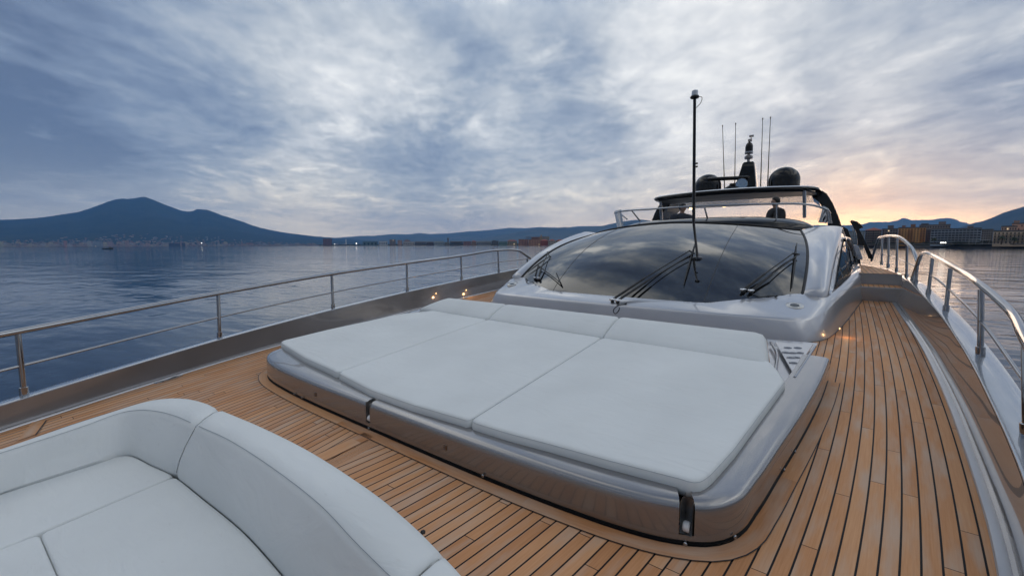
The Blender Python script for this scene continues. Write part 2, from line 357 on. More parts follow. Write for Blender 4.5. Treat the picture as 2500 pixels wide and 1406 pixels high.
# fairlead plate at the left deck edge
b = MB(); c0 = P(412, 926, .0); dr = (P(440, 918) - P(385, 934)).normalized()
ring = [c0 + dr * math.cos(a) * .13 + Vector((-dr.y, dr.x, 0)) * math.sin(a) * .045 + Vector((0, 0, .008)) for a in [2*math.pi*i/24 for i in range(24)]]
b.loft([[c0 + (p - c0) * 1.02 - Vector((0, 0, .008)) for p in ring], ring, [c0 + (p - c0) * .6 + Vector((0, 0, .004)) for p in ring]], True)
fl = b.build('fairlead', STEEL, yacht)
b = MB(); b.loft([[c0 + (p - c0) * .6 + Vector((0, 0, .003)) for p in ring], [c0 + (p - c0) * .05 - Vector((0, 0, .0)) for p in ring]], True); b.build('fairlead_opening', RUBBER, fl)

# ---------------- sunbed base
BH = [(0, 1.80), (.6, 1.80), (1.0, 1.805), (1.5, 1.825), (1.85, 1.86), (2.05, 1.91), (2.2, 1.99), (2.29, 2.12), (2.34, 2.35), (2.40, 2.75), (2.48, 3.3), (2.57, 4.05), (2.62, 4.65)]
half = crom([Vector((h, y, 0)) for h, y in BH], 300)
front = [Vector((XC - p.x, p.y, 0)) for p in half[::-1]][:-1] + [Vector((XC + p.x, p.y, 0)) for p in half]     # left rear -> front -> right rear
def off_open(pts, d):
    out = []
    for i, p in enumerate(pts):
        a = pts[max(i - 1, 0)]; c = pts[min(i + 1, len(pts) - 1)]; t = Vector((c.x - a.x, c.y - a.y)).normalized()
        out.append(Vector((p.x - t.y * d, p.y + t.x * d, 0)))
    return out
def lv(pts, c): return [Vector((p.x, p.y, Zc(p.x, p.y, c))) for p in pts]
prof = [(-.001, .026), (-.005, .034), (-.0055, .058), (-.006, .15), (-.004, .185), (.004, .205), (.03, .215), (.10, .216), (.13, .2155), (.2, .215)]
rings = [lv(off_open(front, d), c) for d, c in prof]
slots = [(P(907, 1015, .1).x, .024), (P(1676, 1280, .1).x, .027)]
b = MB(); n = len(front); vs = [p for r in rings for p in r]; fs = []
for i in range(len(rings) - 1):
    for j in range(n - 1):
        mx_ = (front[j].x + front[j + 1].x) / 2
        fronty = front[j].y < 2.0
        if fronty and i >= 2 and any(abs(mx_ - sx) < sw for sx, sw in slots): continue
        fs.append((i*n+j, i*n+j+1, (i+1)*n+j+1, (i+1)*n+j))
b.add(vs, fs)
bed = b.build('sunbed_base', PAINT_B, yacht, smooth=50)
b = MB(); b.loft([lv(off_open(front, .008), 0.0), lv(off_open(front, .008), .03)]); b.build('base_seal_shade', RUBBER, bed)  # black band seals the raised base and carries its gap shadow
for sx, sw in slots:            # the two strap slots in the front of the base
    yf = min(front, key=lambda p: abs(p.x - sx) + (5 if p.y > 2.1 else 0)).y
    zz = lambda c: Zc(sx, yf, c)
    b = MB(); x0, x1, ya, yb = sx - sw, sx + sw, yf - .006, yf + .11
    z0, z1 = zz(.057), zz(.213)
    b.add([(x0, ya, z0), (x0, yb, z0), (x0, yb, z1), (x0, ya, z1), (x1, ya, z0), (x1, yb, z0), (x1, yb, z1), (x1, ya, z1)], [(0, 1, 2, 3), (4, 5, 6, 7), (1, 5, 6, 2), (0, 1, 5, 4)])
    b.build('strap_slot', PAINT, bed, smooth=0)
    b = MB(); b.lathe((sx - .016, yf + .014, zz(.088)), [(.004, 0), (.02, .001), (.024, .006), (.024, .026), (.02, .031), (.004, .032)], 20, (1, 0, 0)); b.build('strap_roller', WHITEP, bed)
    b = MB(); b.lathe((sx + .0, yf + .002, zz(.012)), [(.011, .0), (.011, .008), (.008, .012), (.003, .012)], 14, (0, -1, 0)); b.build('stud', STEEL, bed)
for u, v in [(1180, 1161), (776, 958), (752, 950), (1802, 1312), (1935, 1100), (1888, 1008 + 130)]:
    cand = min(front, key=lambda p: ((p.x - P(u, v, .03).x) ** 2 + (p.y - P(u, v, .03).y) ** 2))
    i = front.index(cand); t = (front[min(i + 1, n - 1)] - front[max(i - 1, 0)]).normalized(); nr = Vector((t.y, -t.x, 0))
    b = MB(); p = Vector((cand.x, cand.y, Zc(cand.x, cand.y, .03))) + nr * .012
    b.lathe(p, [(.0105, .0), (.0105, .003), (.007, .006), (.003, .006)], 14, nr); b.build('stud', STEEL, bed)
for u, v in [(1083, 1100), (775, 963)]:    # little inlaid square badge plates
    q = P(u, v, .1); cand = min(front, key=lambda p: abs(p.x - q.x) + (5 if p.y > 2.1 else 0)); 
    x, y, z = cand.x, cand.y - .0065, Zc(cand.x, cand.y, .112)
    b = MB(); b.box((x, y - .0015, z), (.032, .004, .036)); bp_ = b.build('badge', mat('bronze_plate', (.20, .14, .10), .3, .9), bed, bevel=.004)
    b = MB(); pts = [Vector((x + .009 * math.cos(a), y - .0045, z - .001 + .010 * math.sin(a))) for a in [R(60 + 240 * k / 10) for k in range(11)]]
    b.tube(pts, .0018, 6); b.tube([(x - .012, y - .0045, z + .008), (x + .008, y - .0045, z + .011)], .0015, 6); b.build('emblem', PAINT_D, bp_)
# black seal line doubling as the base's gap shadow; teak margin board around it
def strip(pts, d0, d1, c, m, name, par, uvm=True, thick=.003):
    a, b_ = off_open(pts, d0), off_open(pts, d1); mb = MB(); vs, uv, s = [], [], 0
    for i in range(len(pts)):
        if i: s += (pts[i] - pts[i - 1]).length
        vs += [Vector((a[i].x, a[i].y, Zc(a[i].x, a[i].y, c))), Vector((b_[i].x, b_[i].y, Zc(b_[i].x, b_[i].y, c)))]
        uv += [(.006, s), (.060, s)]
    mb.add(vs, [(2*i, 2*i+1, 2*i+3, 2*i+2) for i in range(len(pts) - 1)], uv if uvm else None)
    return mb.build(name, m, par, smooth=0)
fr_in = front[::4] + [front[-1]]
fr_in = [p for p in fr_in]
strip(fr_in, .06, -.005, .014, RUBBER, 'gap_seal_shade', bed, False)
strip(fr_in, .0, -.085, .004, TEAKP, 'margin_board', deck)
strip(fr_in, -.085, -.0905, .005, RUBBER, 'caulk_line', deck, False)
strip(fr_in, -.0, -.006, .006, RUBBER, 'caulk_line', deck, False)
# inner tray under the cushions
tray = off_open(front, .19); mb = MB(); tp = lv([p for p in tray[::6] if p.y < 3.35], .2145); mb.add(tp, [tuple(range(len(tp)))]); mb.build('tray', PAINT_B, bed, smooth=0)
for s in (1, -1):      # rear ends of the two side arms
    b = MB()
    x = XC + s * 2.62; i = -1 if s > 0 else 0
    cap = [r[i] for r in rings]; b.add(cap + [Vector((cap[-1].x, cap[-1].y, Zc(cap[-1].x, cap[-1].y, 0)))], [tuple(range(len(cap) + 1))])
    b.build('arm_end', PAINT_B, bed, smooth=0)

# ---------------- sunbed cushions (lie on the base: things of their own)
CT = .272
def Pl(L, c): return [Vector((P(u, v, c).x, P(u, v, c).y, 0)) for u, v in L]
fe = Pl([(690, 850), (745, 885), (808, 914), (905, 966), (1010, 1004), (1130, 1040), (1240, 1075), (1340, 1102), (1480, 1142), (1600, 1174), (1660, 1190)], .215)
fe2 = Pl([(1690, 1200), (1712, 1198), (1735, 1180), (1790, 1118), (1850, 1035), (1915, 947)], .215)
sL0, sR0 = P(808, 913, CT), P(1131, 1033, CT); sL1, sR1 = P(1190, 779, CT), P(1470, 823, CT)
def rb(x): return lerp(sL1.y, sR1.y, (x - sL1.x) / (sR1.x - sL1.x))      # line where the backrests begin
def pill(name, outline, label, c0=.17, c1=CT, r=.022, group='sunbed mattresses', cat='cushion', **k):
    mb = MB(); pillow(mb, outline, c0, c1, r, **k); o = mb.build(name, FABRIC, None, smooth=60)
    sl = [Vector((p.x, p.y, Zc(p.x, p.y, c1 - r * .62))) for p in offset(outline, r * .05)]; b = MB(); b.tube(sl + [sl[0]], .0013, 5, caps=False); b.build('stitching', PIPE, o)
    return tag(o, label, cat, group)
g = .003
ymin = lambda pts: pts
# left mattress
xl = -4.92
ol = [Vector((sL0.x - g, sL0.y, 0))] + [Vector((sL1.x - g, rb(sL1.x) - .002, 0)), Vector((xl + .35, rb(xl), 0)), Vector((xl + .12, rb(xl) - .35, 0)), Vector((xl + .02, 2.9, 0)), Vector((xl + .03, 2.3, 0)), Vector((xl + .10, 2.03, 0))]
LF = [p for p in fe if p.x < sL0.x - .02]
def dense(poly, step=.12):
    out = []
    for a, b_ in zip(poly, poly[1:] + poly[:1]):
        k = max(1, int((b_ - a).length / step)); out += [a.lerp(b_, i / k) for i in range(k)]
    return out
def rounded(poly, rad, skip=()):
    out = []; n = len(poly)
    for i in range(n):
        a, b_, c = poly[i - 1], poly[i], poly[(i + 1) % n]
        if i in skip: out.append(b_); continue
        d1, d2 = (a - b_), (c - b_); r1 = min(rad, d1.length * .45); r2 = min(rad, d2.length * .45)
        p, q = b_ + d1.normalized() * r1, b_ + d2.normalized() * r2
        for k in range(6):
            t = k / 5; out.append(p * (1-t)**2 + b_ * 2*t*(1-t) + q * t*t)
    return out
def soft(poly, rad=.05, step=.03):
    out = []; n = len(poly)
    for i in range(n):
        a, b_, c = poly[i - 1], poly[i], poly[(i + 1) % n]; d1, d2 = (a - b_), (c - b_)
        ang = math.pi - d1.angle(d2) if d1.length > 1e-6 and d2.length > 1e-6 else 0
        if ang < R(22): out.append(b_); continue
        r1 = min(rad, d1.length * .45); r2 = min(rad, d2.length * .45); p, q = b_ + d1.normalized() * r1, b_ + d2.normalized() * r2
        for k in range(6): t = k / 5; out.append(p * (1-t)**2 + b_ * 2*t*(1-t) + q * t*t)
    cl = out + [out[0]]; d = [0]
    for a, b_ in zip(cl, cl[1:]): d.append(d[-1] + (b_ - a).length)
    m_ = int(d[-1] / step); res = []; j = 0
    for i in range(m_):
        q = d[-1] * i / m_
        while d[j + 1] < q: j += 1
        res.append(cl[j].lerp(cl[j + 1], (q - d[j]) / max(d[j + 1] - d[j], 1e-9)))
    return res
left_front = crom(LF, 8)
fy = lambda x: interp([(p.x, p.y) for p in fe], x)
pl_l = soft([Vector((sL0.x - g, fy(sL0.x), 0)), Vector((sL1.x - g, rb(sL1.x) - .004, 0)), Vector((xl + .3, rb(xl), 0)), Vector((xl + .06, rb(xl) - .4, 0)), Vector((xl - .02, 2.75, 0)), Vector((xl + .0, 2.2, 0))] + LF)
mL = pill('sunbed_mattress', pl_l, 'white vinyl sunbed mattress on the left, next to the far railing')
MF = [p for p in fe if sL0.x + .02 < p.x < sR0.x - .02]
pm = [Vector((sR0.x - g, fy(sR0.x), 0)), Vector((sR1.x - g, rb(sR1.x) - .004, 0)), Vector((sL1.x + g, rb(sL1.x) - .004, 0)), Vector((sL0.x + g, fy(sL0.x), 0))]
pill('sunbed_mattress', soft(pm + MF), 'white vinyl sunbed mattress in the middle, between the two long seams')
RF = [p for p in fe if p.x > sR0.x + .02] + fe2
rr = Pl([(1915, 940), (1900, 915), (1878, 890)], .235)
prr = [Vector((rr[1].x, rr[1].y, 0)), Vector((rr[2].x + .0, rr[2].y, 0)), Vector((sR1.x + g, rb(sR1.x) - .004, 0)), Vector((sR0.x + g, fy(sR0.x), 0))]
pill('sunbed_mattress', soft(prr + RF), 'white vinyl sunbed mattress on the right, with a cut-off corner by the steel step')
# backrest wedges
bt = [P(u, v, .40) for u, v in [(1035, 737), (1095, 728.5), (1240, 744), (1515, 775), (1700, 796), (1860, 814)]]
def bty(x): return interp([(p.x, p.y) for p in bt], x)
def backrest(x0, x1, xr0, xr1, label, endr=False, endl=False):
    """x0,x1 at the foot line, xr0,xr1 at the top line"""
    mb = MB(); prof = [(0, .17), (.0, .20), (-.004, .262), (.03, .282), (.12, .308), (.35, .350), (.65, .392), (.86, .412), (.95, .410), (.995, .392), (1.02, .35), (1.0, .17)]
    N_ = 9; rings = []
    inset = [.016, .004, 0, 0, 0, 0, 0, .004, .016]; drop = [.02, .004, 0, 0, 0, 0, 0, .004, .02]
    tt = [0, .012, .035, .25, .5, .75, .965, .988, 1]
    if endr: tt = [0, .012, .035, .25, .5, .75, .93, .975, 1]; inset[7:] = [.008, .03]; drop[7:] = [.012, .05]
    if endl: tt[:3] = [0, .03, .09]; inset[:2] = [.05, .012]; drop[:2] = [.09, .025]
    for i in range(N_):
        ring = []
        for a, c in prof:
            xa = lerp(x0, x1, tt[i]); xb = lerp(xr0, xr1, tt[i]); x = lerp(xa, xb, min(max(a, 0), 1)); ya = rb(xa) + .002; yb = bty(xb)
            y = lerp(ya, yb, a) + (inset[i] if a < .5 else -inset[i]); c2 = c - drop[i] * (1 if c > .25 else 0)
            ring.append(Vector((x, y, Zc(x, y, c2))))
        rings.append(ring)
    mb.loft(rings, True, True); return tag(mb.build('backrest_cushion', FABRIC, None, smooth=60), label, 'cushion', 'sunbed backrests')
b0, b1, b2, b3 = bt[0].x, bt[2].x, bt[3].x, bt[5].x
xR = P(1878, 888, .262).x
backrest(sL1.x - 1.45, sL1.x - g, b0 + .1, P(1237, 744, .4).x - g, 'raised white backrest cushion at the left end of the sunbed', endl=True)
backrest(sL1.x + g, sR1.x - g, P(1237, 744, .4).x + g, P(1515, 775, .4).x - g, 'raised white backrest cushion in the middle of the sunbed')
backrest(sR1.x + g, xR, P(1515, 775, .4).x + g, P(1872, 816, .4).x, 'raised white backrest cushion at the right end, by the steel step', endr=True)
# stitched seam along the mattress edges
def seamline(pts, r=.0018, par=None, name='stitching'):
    b = MB(); b.tube(pts, r, 5); o = b.build(name, PIPE, par); return o

# ---------------- steel step between the cushions and the right arm
SC = .20
tri = [P(1893, 838, SC), P(1985, 843, SC), P(1937, 915, SC)]
b = MB(); b.prism(tri, (0, 0, .012)); step = b.build('step_tread', PAINT_L, yacht, smooth=0, bevel=.003)
b = MB(); b.prism([P(1872, 832, .15), P(1996, 842, .15), P(1945, 930, .15), P(1915, 950, .15), P(1880, 895, .15)], (0, 0, .02)); b.build('step_pan', PAINT_L, step, smooth=0)
for i, (a, c) in enumerate([(.30, .22), (.62, .2), (.18, .42) , (.45, .42), (.72, .40), (.35, .60), (.60, .58), (.48, .78)]):
    p = tri[0].lerp(tri[1], a).lerp(tri[2], c * .9) + Vector((0, 0, .0125)); dx = (tri[1] - tri[0]).normalized()
    b = MB(); N_ = 14; r1 = [p + dx * math.cos(2*math.pi*k/N_) * .034 + Vector((-dx.y, dx.x, 0)) * math.sin(2*math.pi*k/N_) * .013 for k in range(N_)]
    b.loft([r1, [q + Vector((0, 0, .007)) for q in r1], [p + (q - p) * .72 + Vector((0, 0, .009)) for q in r1], [p + (q - p) * .6 + Vector((0, 0, .001)) for q in r1]], True, True)
    b.build('grip', PAINT_L, step, smooth=40)
b = MB(); e1, e2_ = P(1880, 838, SC), P(1893, 890, SC); b.tube(crom([P(1882, 836, SC + .01), P(1896, 862, SC + .01), P(1893, 905, SC + .005)], 14), .014, 10); b.tube([P(1990, 846, SC + .01), P(1940, 922, SC + .01)], .012, 10); b.build('step_frame', STEEL, step)

# ---------------- sofa in the foreground
SC0, SC1, SCS = .10, .43, .13
TR = [((-330, 1200), (-330, 1210), (-330, 1310)), ((-150, 1140), (-150, 1155), (-150, 1255)), ((0, 1098), (0, 1106), (0, 1205)), ((200, 1028), (166, 1053), (120, 1167)), ((330, 988), (280, 1012), (240, 1129)),
      ((400, 971), (335, 1001), (290, 1112)), ((455, 971), (385, 1004), (325, 1112)), ((500, 981), (430, 1016), (370, 1134)), ((535, 996), (477, 1036), (427, 1161)), ((640, 1040), (563, 1076), (500, 1218)),
      ((760, 1100), (670, 1145), (590, 1291)), ((900, 1190), (777, 1228), (675, 1383)), ((1000, 1270), (870, 1325), (752, 1478)), ((1082, 1350), (985, 1440), (845, 1612)), ((1150, 1425), (1050, 1530), (910, 1720)), ((1230, 1530), (1120, 1640), (980, 1850))]
def cridx(pts, per=8):
    out = []
    for i in range(len(pts) - 1):
        p0, p1, p2, p3 = pts[max(i-1, 0)], pts[i], pts[i+1], pts[min(i+2, len(pts)-1)]
        for k in range(per):
            t = k / per; out.append(.5 * ((2*p1) + (p2 - p0) * t + (2*p0 - 5*p1 + 4*p2 - p3) * t*t + (3*p1 - p0 - 3*p2 + p3) * t**3))
    out.append(pts[-1]); return out
def sct(t): return interp([(0, .335), (3.5/15, .345), (5/15, .37), (8/15, .415), (1, .425)], t)
A = cridx([Pl([t[0]], sct(i / 15) - .01)[0] for i, t in enumerate(TR)]); B_ = cridx([Pl([t[1]], sct(i / 15))[0] for i, t in enumerate(TR)]); C_ = cridx(Pl([t[2] for t in TR], SCS)); N_ = len(A)
# align the three rails by matching fractions at the key seam
def rail_piece(f0, f1, name, label, capl=True, capr=True):
    mb = MB(); rings = []; K_ = 46
    for i in range(K_ + 1):
        s = i / K_; e = min(s, 1 - s) * (f1[0] - f0[0]) * 6.0      # metres from the end, roughly
        sq = 0.0
        if e < .03: sq = (1 - math.sqrt(max(0, 1 - (1 - e / .03) ** 2))) * .014
        def at_(cv, q): k = lerp(f0[q], f1[q], s) * (N_ - 1); j = min(int(k), N_ - 2); return cv[j].lerp(cv[j+1], k - j)
        a, b_, c = at_(A, 0), at_(B_, 1), at_(C_, 2)
        o = (a - c); o.z = 0; o = o.normalized(); S1 = sct(lerp(f0[0], f1[0], s))
        ring = []
        for q, cc in [(a + o * .02, .0), (a + o * .035, .12), (a + o * .03, .30), (a + o * .014, S1 - .045), (a - o * .004, S1 - .016), (a.lerp(b_, .22), S1 - .001), (a.lerp(b_, .6), S1 + .006), (b_ , S1), (b_.lerp(c, .10) - o * .006, S1 - .03), (b_.lerp(c, .35) - o * .028, S1 - .11), (b_.lerp(c, .65) - o * .03, S1 - .20), (b_.lerp(c, .92) - o * .012, SCS + .012), (c + o * .01, SCS - .03), (c + o * .05, .0)]:
            z = Zc(q.x, q.y, cc); ring.append(Vector((q.x, q.y, z)))
        m_ = sum(ring, Vector()) / len(ring)
        ring = [p + (m_ - p).normalized() * sq for p in ring]
        rings.append(ring)
    mb.loft(rings, True, True)
    o = mb.build(name, FABRIC, None, smooth=70); return o, rings
def frac_near(curve, u, v, c):
    q = P(u, v, c); return min(range(len(curve)), key=lambda i: (curve[i].x - q.x) ** 2 + (curve[i].y - q.y) ** 2) / (len(curve) - 1)
s1 = (8/15,) * 3; s2 = (13/15,) * 3
dg = .0012; ad = lambda t, d: tuple(x + d for x in t)
so1, R1_ = rail_piece((0, 0, 0), ad(s1, -dg), 'sofa_cushion', 'corner')
tag(so1, 'curved corner backrest of the white foreground sofa, running off to the left', 'cushion', 'sofa backrests')
so2, R2_ = rail_piece(ad(s1, dg), ad(s2, -dg * 1.5), 'sofa_cushion', 'long')
tag(so2, 'long white sofa backrest in the foreground, beside the teak walkway', 'cushion', 'sofa backrests')
so3, R3_ = rail_piece(ad(s2, dg * 1.5), (1, 1, 1), 'sofa_cushion', 'end')
tag(so3, 'end of a white sofa backrest at the bottom edge, past the second seam', 'cushion', 'sofa backrests')
for u_, v_ in ((1033, 1298),): b = MB(); b.lathe(P(u_, v_, .36), [(.004, -.010), (.008, -.006), (.008, .004), (.004, .008)], 12, (.3, 1, 0)); b.build('hinge_knob', RUBBER, so2)
for so, RR in ((so1, R1_), (so2, R2_), (so3, R3_)):
    b = MB(); b.tube([r[7] + Vector((0, 0, .0006)) for r in RR[1:-1]], .0016, 5); b.build('piping', PIPE, so)
# seat cushions
q1 = P(427, 1165, SCS); 
seamv = [P(u, v, SCS) for u, v in [(425, 1163), (0, 1339), (-260, 1448)]]
inner = [p for p in C_]
js = min(range(N_), key=lambda i: (C_[i] - seamv[0]).length)
polyA = [Vector((p.x, p.y, 0)) for p in C_[:js + 1:2]] + [Vector((seamv[0].x, seamv[0].y, 0)), Vector((seamv[1].x, seamv[1].y, 0)), Vector((seamv[2].x, seamv[2].y, 0))]
def no_dup(pl):
    out = []
    for p in pl:
        if not out or (p - out[-1]).length > .02: out.append(p)
    if (out[0] - out[-1]).length < .02: out.pop()
    return out
mb = MB(); pillow(mb, soft(offset(no_dup(polyA), .002), .03, .025), .02, SCS, .012, bulge=.002); o = mb.build('sofa_cushion', FABRIC, None, smooth=60)
tag(o, 'white sofa seat cushion along the left backrest of the foreground sofa', 'cushion', 'sofa seats')
yb_ = -.55
sv2 = [P(u, v, SCS) for u, v in [(96, 1302), (142, 1406), (200, 1560)]]
polyB = [Vector((p.x, p.y, 0)) for p in C_[js::2]] + [Vector((sv2[2].x, sv2[2].y - .05, 0)), Vector((sv2[1].x, sv2[1].y, 0)), Vector((sv2[0].x, sv2[0].y, 0))]
mb = MB(); pillow(mb, soft(offset(no_dup(polyB), .002), .03, .025), .02, SCS, .012, bulge=.002); o = mb.build('sofa_cushion', FABRIC, None, smooth=60)
tag(o, 'large white sofa seat cushion in the corner below the long backrest', 'cushion', 'sofa seats')
polyC = [Vector((sv2[0].x - .006, sv2[0].y, 0)), Vector((sv2[1].x - .006, sv2[1].y, 0)), Vector((sv2[2].x - .006, sv2[2].y - .05, 0)), Vector((sv2[2].x - .006, yb_, 0)), Vector((seamv[2].x, yb_, 0)), Vector((seamv[2].x, seamv[2].y, 0)), Vector((seamv[1].x, seamv[1].y, 0))]
mb = MB(); pillow(mb, soft(offset(no_dup(polyC), .002), .03, .025), .02, SCS, .012, bulge=.002); o = mb.build('sofa_cushion', FABRIC, None, smooth=60)
tag(o, 'white sofa seat cushion in the bottom left corner of the picture', 'cushion', 'sofa seats')

# ---------------- deckhouse: lower coaming (dash)
def sym(tab, n, c):
    half = crom([Vector((h, y, cc)) for h, y, cc in tab], n)
    return [Vector((XC - p.x, p.y, Zc(XC - p.x, p.y, p.z))) for p in half[::-1]][:-1] + [Vector((XC + p.x, p.y, Zc(XC + p.x, p.y, p.z))) for p in half]
NH = 70
def hsamp(tab, n=NH):
    """dense half outline at n common stations (by fraction of length, matched at the corner)"""
    i = next(k for k, t in enumerate(tab) if len(t) > 3); a = [Vector(t[:3]) for t in tab]
    p = crom(a, 12 * len(a)); kk = min(range(len(p)), key=lambda j: (p[j] - a[i]).length)
    p1, p2 = crom(p[:kk + 1], n // 2), crom(p[kk:], n // 2 + 1); return p1[:-1] + p2
L0 = [(0, 5.78, 0), (1.0, 5.79, 0), (1.7, 5.82, 0), (2.15, 5.86, 0), (2.42, 5.95, 0, 1), (2.57, 6.14, 0), (2.66, 6.45, 0), (2.76, 7.0, 0), (2.88, 7.8, 0), (3.0, 8.7, 0), (3.09, 9.4, 0), (3.14, 10.5, 0), (3.16, 12.5, 0)]
L1 = [(0, 5.86, .245), (1.0, 5.875, .245), (1.6, 5.91, .245), (2.05, 5.96, .24), (2.35, 6.07, .235, 1), (2.5, 6.36, .25), (2.60, 6.7, .30), (2.70, 7.2, .34), (2.83, 7.95, .36), (2.96, 8.9, .37), (3.06, 9.7, .38), (3.1, 10.6, .38), (3.13, 12.5, .38)]
L2 = [(0, 5.895, .262), (1.0, 5.91, .262), (1.6, 5.95, .262), (2.03, 6.00, .26), (2.32, 6.13, .262, 1), (2.46, 6.52, .33), (2.57, 6.84, .385), (2.665, 7.25, .405), (2.79, 8.0, .415), (2.93, 8.95, .42), (3.03, 9.75, .425), (3.08, 10.6, .425), (3.11, 12.5, .425)]
L3 = [(0, 6.13, .325), (.8, 6.14, .325), (1.26, 6.18, .325), (1.36, 6.24, .33), (1.60, 6.60, .425), (1.66, 6.63, .428, 1), (1.95, 6.70, .43), (2.31, 6.80, .43), (2.48, 6.93, .43), (2.58, 7.2, .43), (2.72, 8.0, .435), (2.86, 8.95, .44), (3.02, 10.6, .44), (3.06, 12.5, .44)]
L4 = [(h * .985, y + .03, c + .004) + tuple(t) for (h, y, c, *t) in L3]; L5 = [(h * .97, y + .06, c - .06) + tuple(t) for (h, y, c, *t) in L3]
rings = []
hs = [hsamp(L) for L in (L0, L0, L1, L2, L3, L4, L5)]
hs[0] = [Vector((p.x, p.y, -.02)) for p in hs[0]]
# intermediate ring for a gently rounded shoulder
m_1 = [a.lerp(b_, .93) for a, b_ in zip(hs[1], hs[2])]
allr = [hs[0], hs[1], m_1, hs[2], hs[3], hs[4], hs[5], hs[6]]
full = []
for hsx in allr:
    full.append([Y3(-p.x, p.y, Zc(XC - p.x, p.y, p.z)) for p in hsx[::-1]][:-1] + [Y3(p.x, p.y, Zc(XC + p.x, p.y, p.z)) for p in hsx])
b = MB(); b.loft(full); dash = b.build('coaming', PAINT_L, yacht, smooth=55)
fr2 = [Vector((p.x, p.y, 0)) for p in full[1]]
strip(fr2, .004, -.006, .006, RUBBER, 'caulk_line', deck, False)
# windscreen
def Bc(h): a = abs(h) / 2.31; y = 6.14 + .69 * a ** 3.3; return Vector((h, y, Zc(XC + h, y, .30 + .12 * a ** 3)))
def Tc(h2):
    a = abs(h2) / 2.12; return Vector((h2, 8.85 + .88 * a ** 3, 1.925 - .18 * a ** 1.6))
def G(s, t, pr=0.0):
    p, q = Bc(2.31 * s), Tc(2.12 * s); w = math.sin(math.pi * t ** .9)
    m_ = p.lerp(q, t); bl = (.17 + .03 * (1 - s * s)) * w + pr
    nx = .45 * s * abs(s); m_ = m_ + Vector((nx, -.42, .80)) * bl
    return Vector((XC + m_.x, m_.y, m_.z))
NS, NT = 48, 28
b = MB(); b.loft([[G(-1 + 2 * i / NS, j / NT) for i in range(NS + 1)] for j in range(NT + 1)]); ws = b.build('windscreen', GLASSD, yacht, smooth=80)
edge = [G(-1, j / 20, .006) for j in range(21)] + [G(-1 + 2 * i / 40, 1, .006) for i in range(1, 40)] + [G(1, 1 - j / 20, .006) for j in range(21)]
b = MB(); b.tube(edge, .016, 8); b.build('seal', RUBBER, ws)
for s0, s1_ in ((-.525, -.555), (.525, .555)):
    b = MB(); b.tube([G(lerp(s0, s1_, j / 24), j / 24, .0005) for j in range(25)], .0045, 5); b.build('pane_joint', SEAMM, ws)
# corner fairings (silver) between the glass and the side windows
APX = [(2.60, 7.06, .80), (2.62, 7.5, .98), (2.655, 8.1, 1.21), (2.70, 8.9, 1.46), (2.735, 9.7, 1.66), (2.76, 10.5, 1.80)]
AP = crom([Vector(a) for a in APX], 24)
roofrings = {}
for s in (1, -1):
    rings = []
    for j in range(24):
        t = j / 23; g_ = G(s, t, -.004); a = Vector((XC + s * AP[j].x, AP[j].y, AP[j].z))
        mid = g_.lerp(a, .5); out = Vector((s * .55, -.75, .40)).normalized()
        k = (a - g_).length; ring = []
        for i in range(13):
            q = i / 12; p = g_.lerp(a, q) + out * math.sin(math.pi * q) ** .8 * (.06 + .12 * (1 - t * .2)) * .8
            ring.append(p)
        rings.append(ring)
    rings = [[p + Vector((0, .03, -.14)) for p in rings[0]]] + rings
    b = MB(); b.loft(rings); b.build('corner_fairing', PAINT_L, yacht, smooth=80)
    roofrings[s] = rings[-1]
# roof: from the windscreen head and the fairing heads aft
head = roofrings[-1][::-1][:-1] + [G(-1 + 2 * i / 40, 1, -.004) for i in range(41)] + roofrings[1][1:]
def aft(p, k):
    """k 0..1 going aft"""
    h = p.x - XC; y = lerp(p.y, 14.5, k); flare = 1 + .07 * k
    rise = .16 * math.sin(k * 1.6) * max(0, 1 - (abs(h) / 2.85) ** 2.2); drop = .28 * k * (abs(h) / 2.75) ** 6
    return Vector((XC + h * flare, y, p.z + rise - drop))
b = MB(); b.loft([[aft(p, k / 16) for p in head] for k in range(17)]); roof = b.build('roof', PAINT_L, yacht, smooth=70)
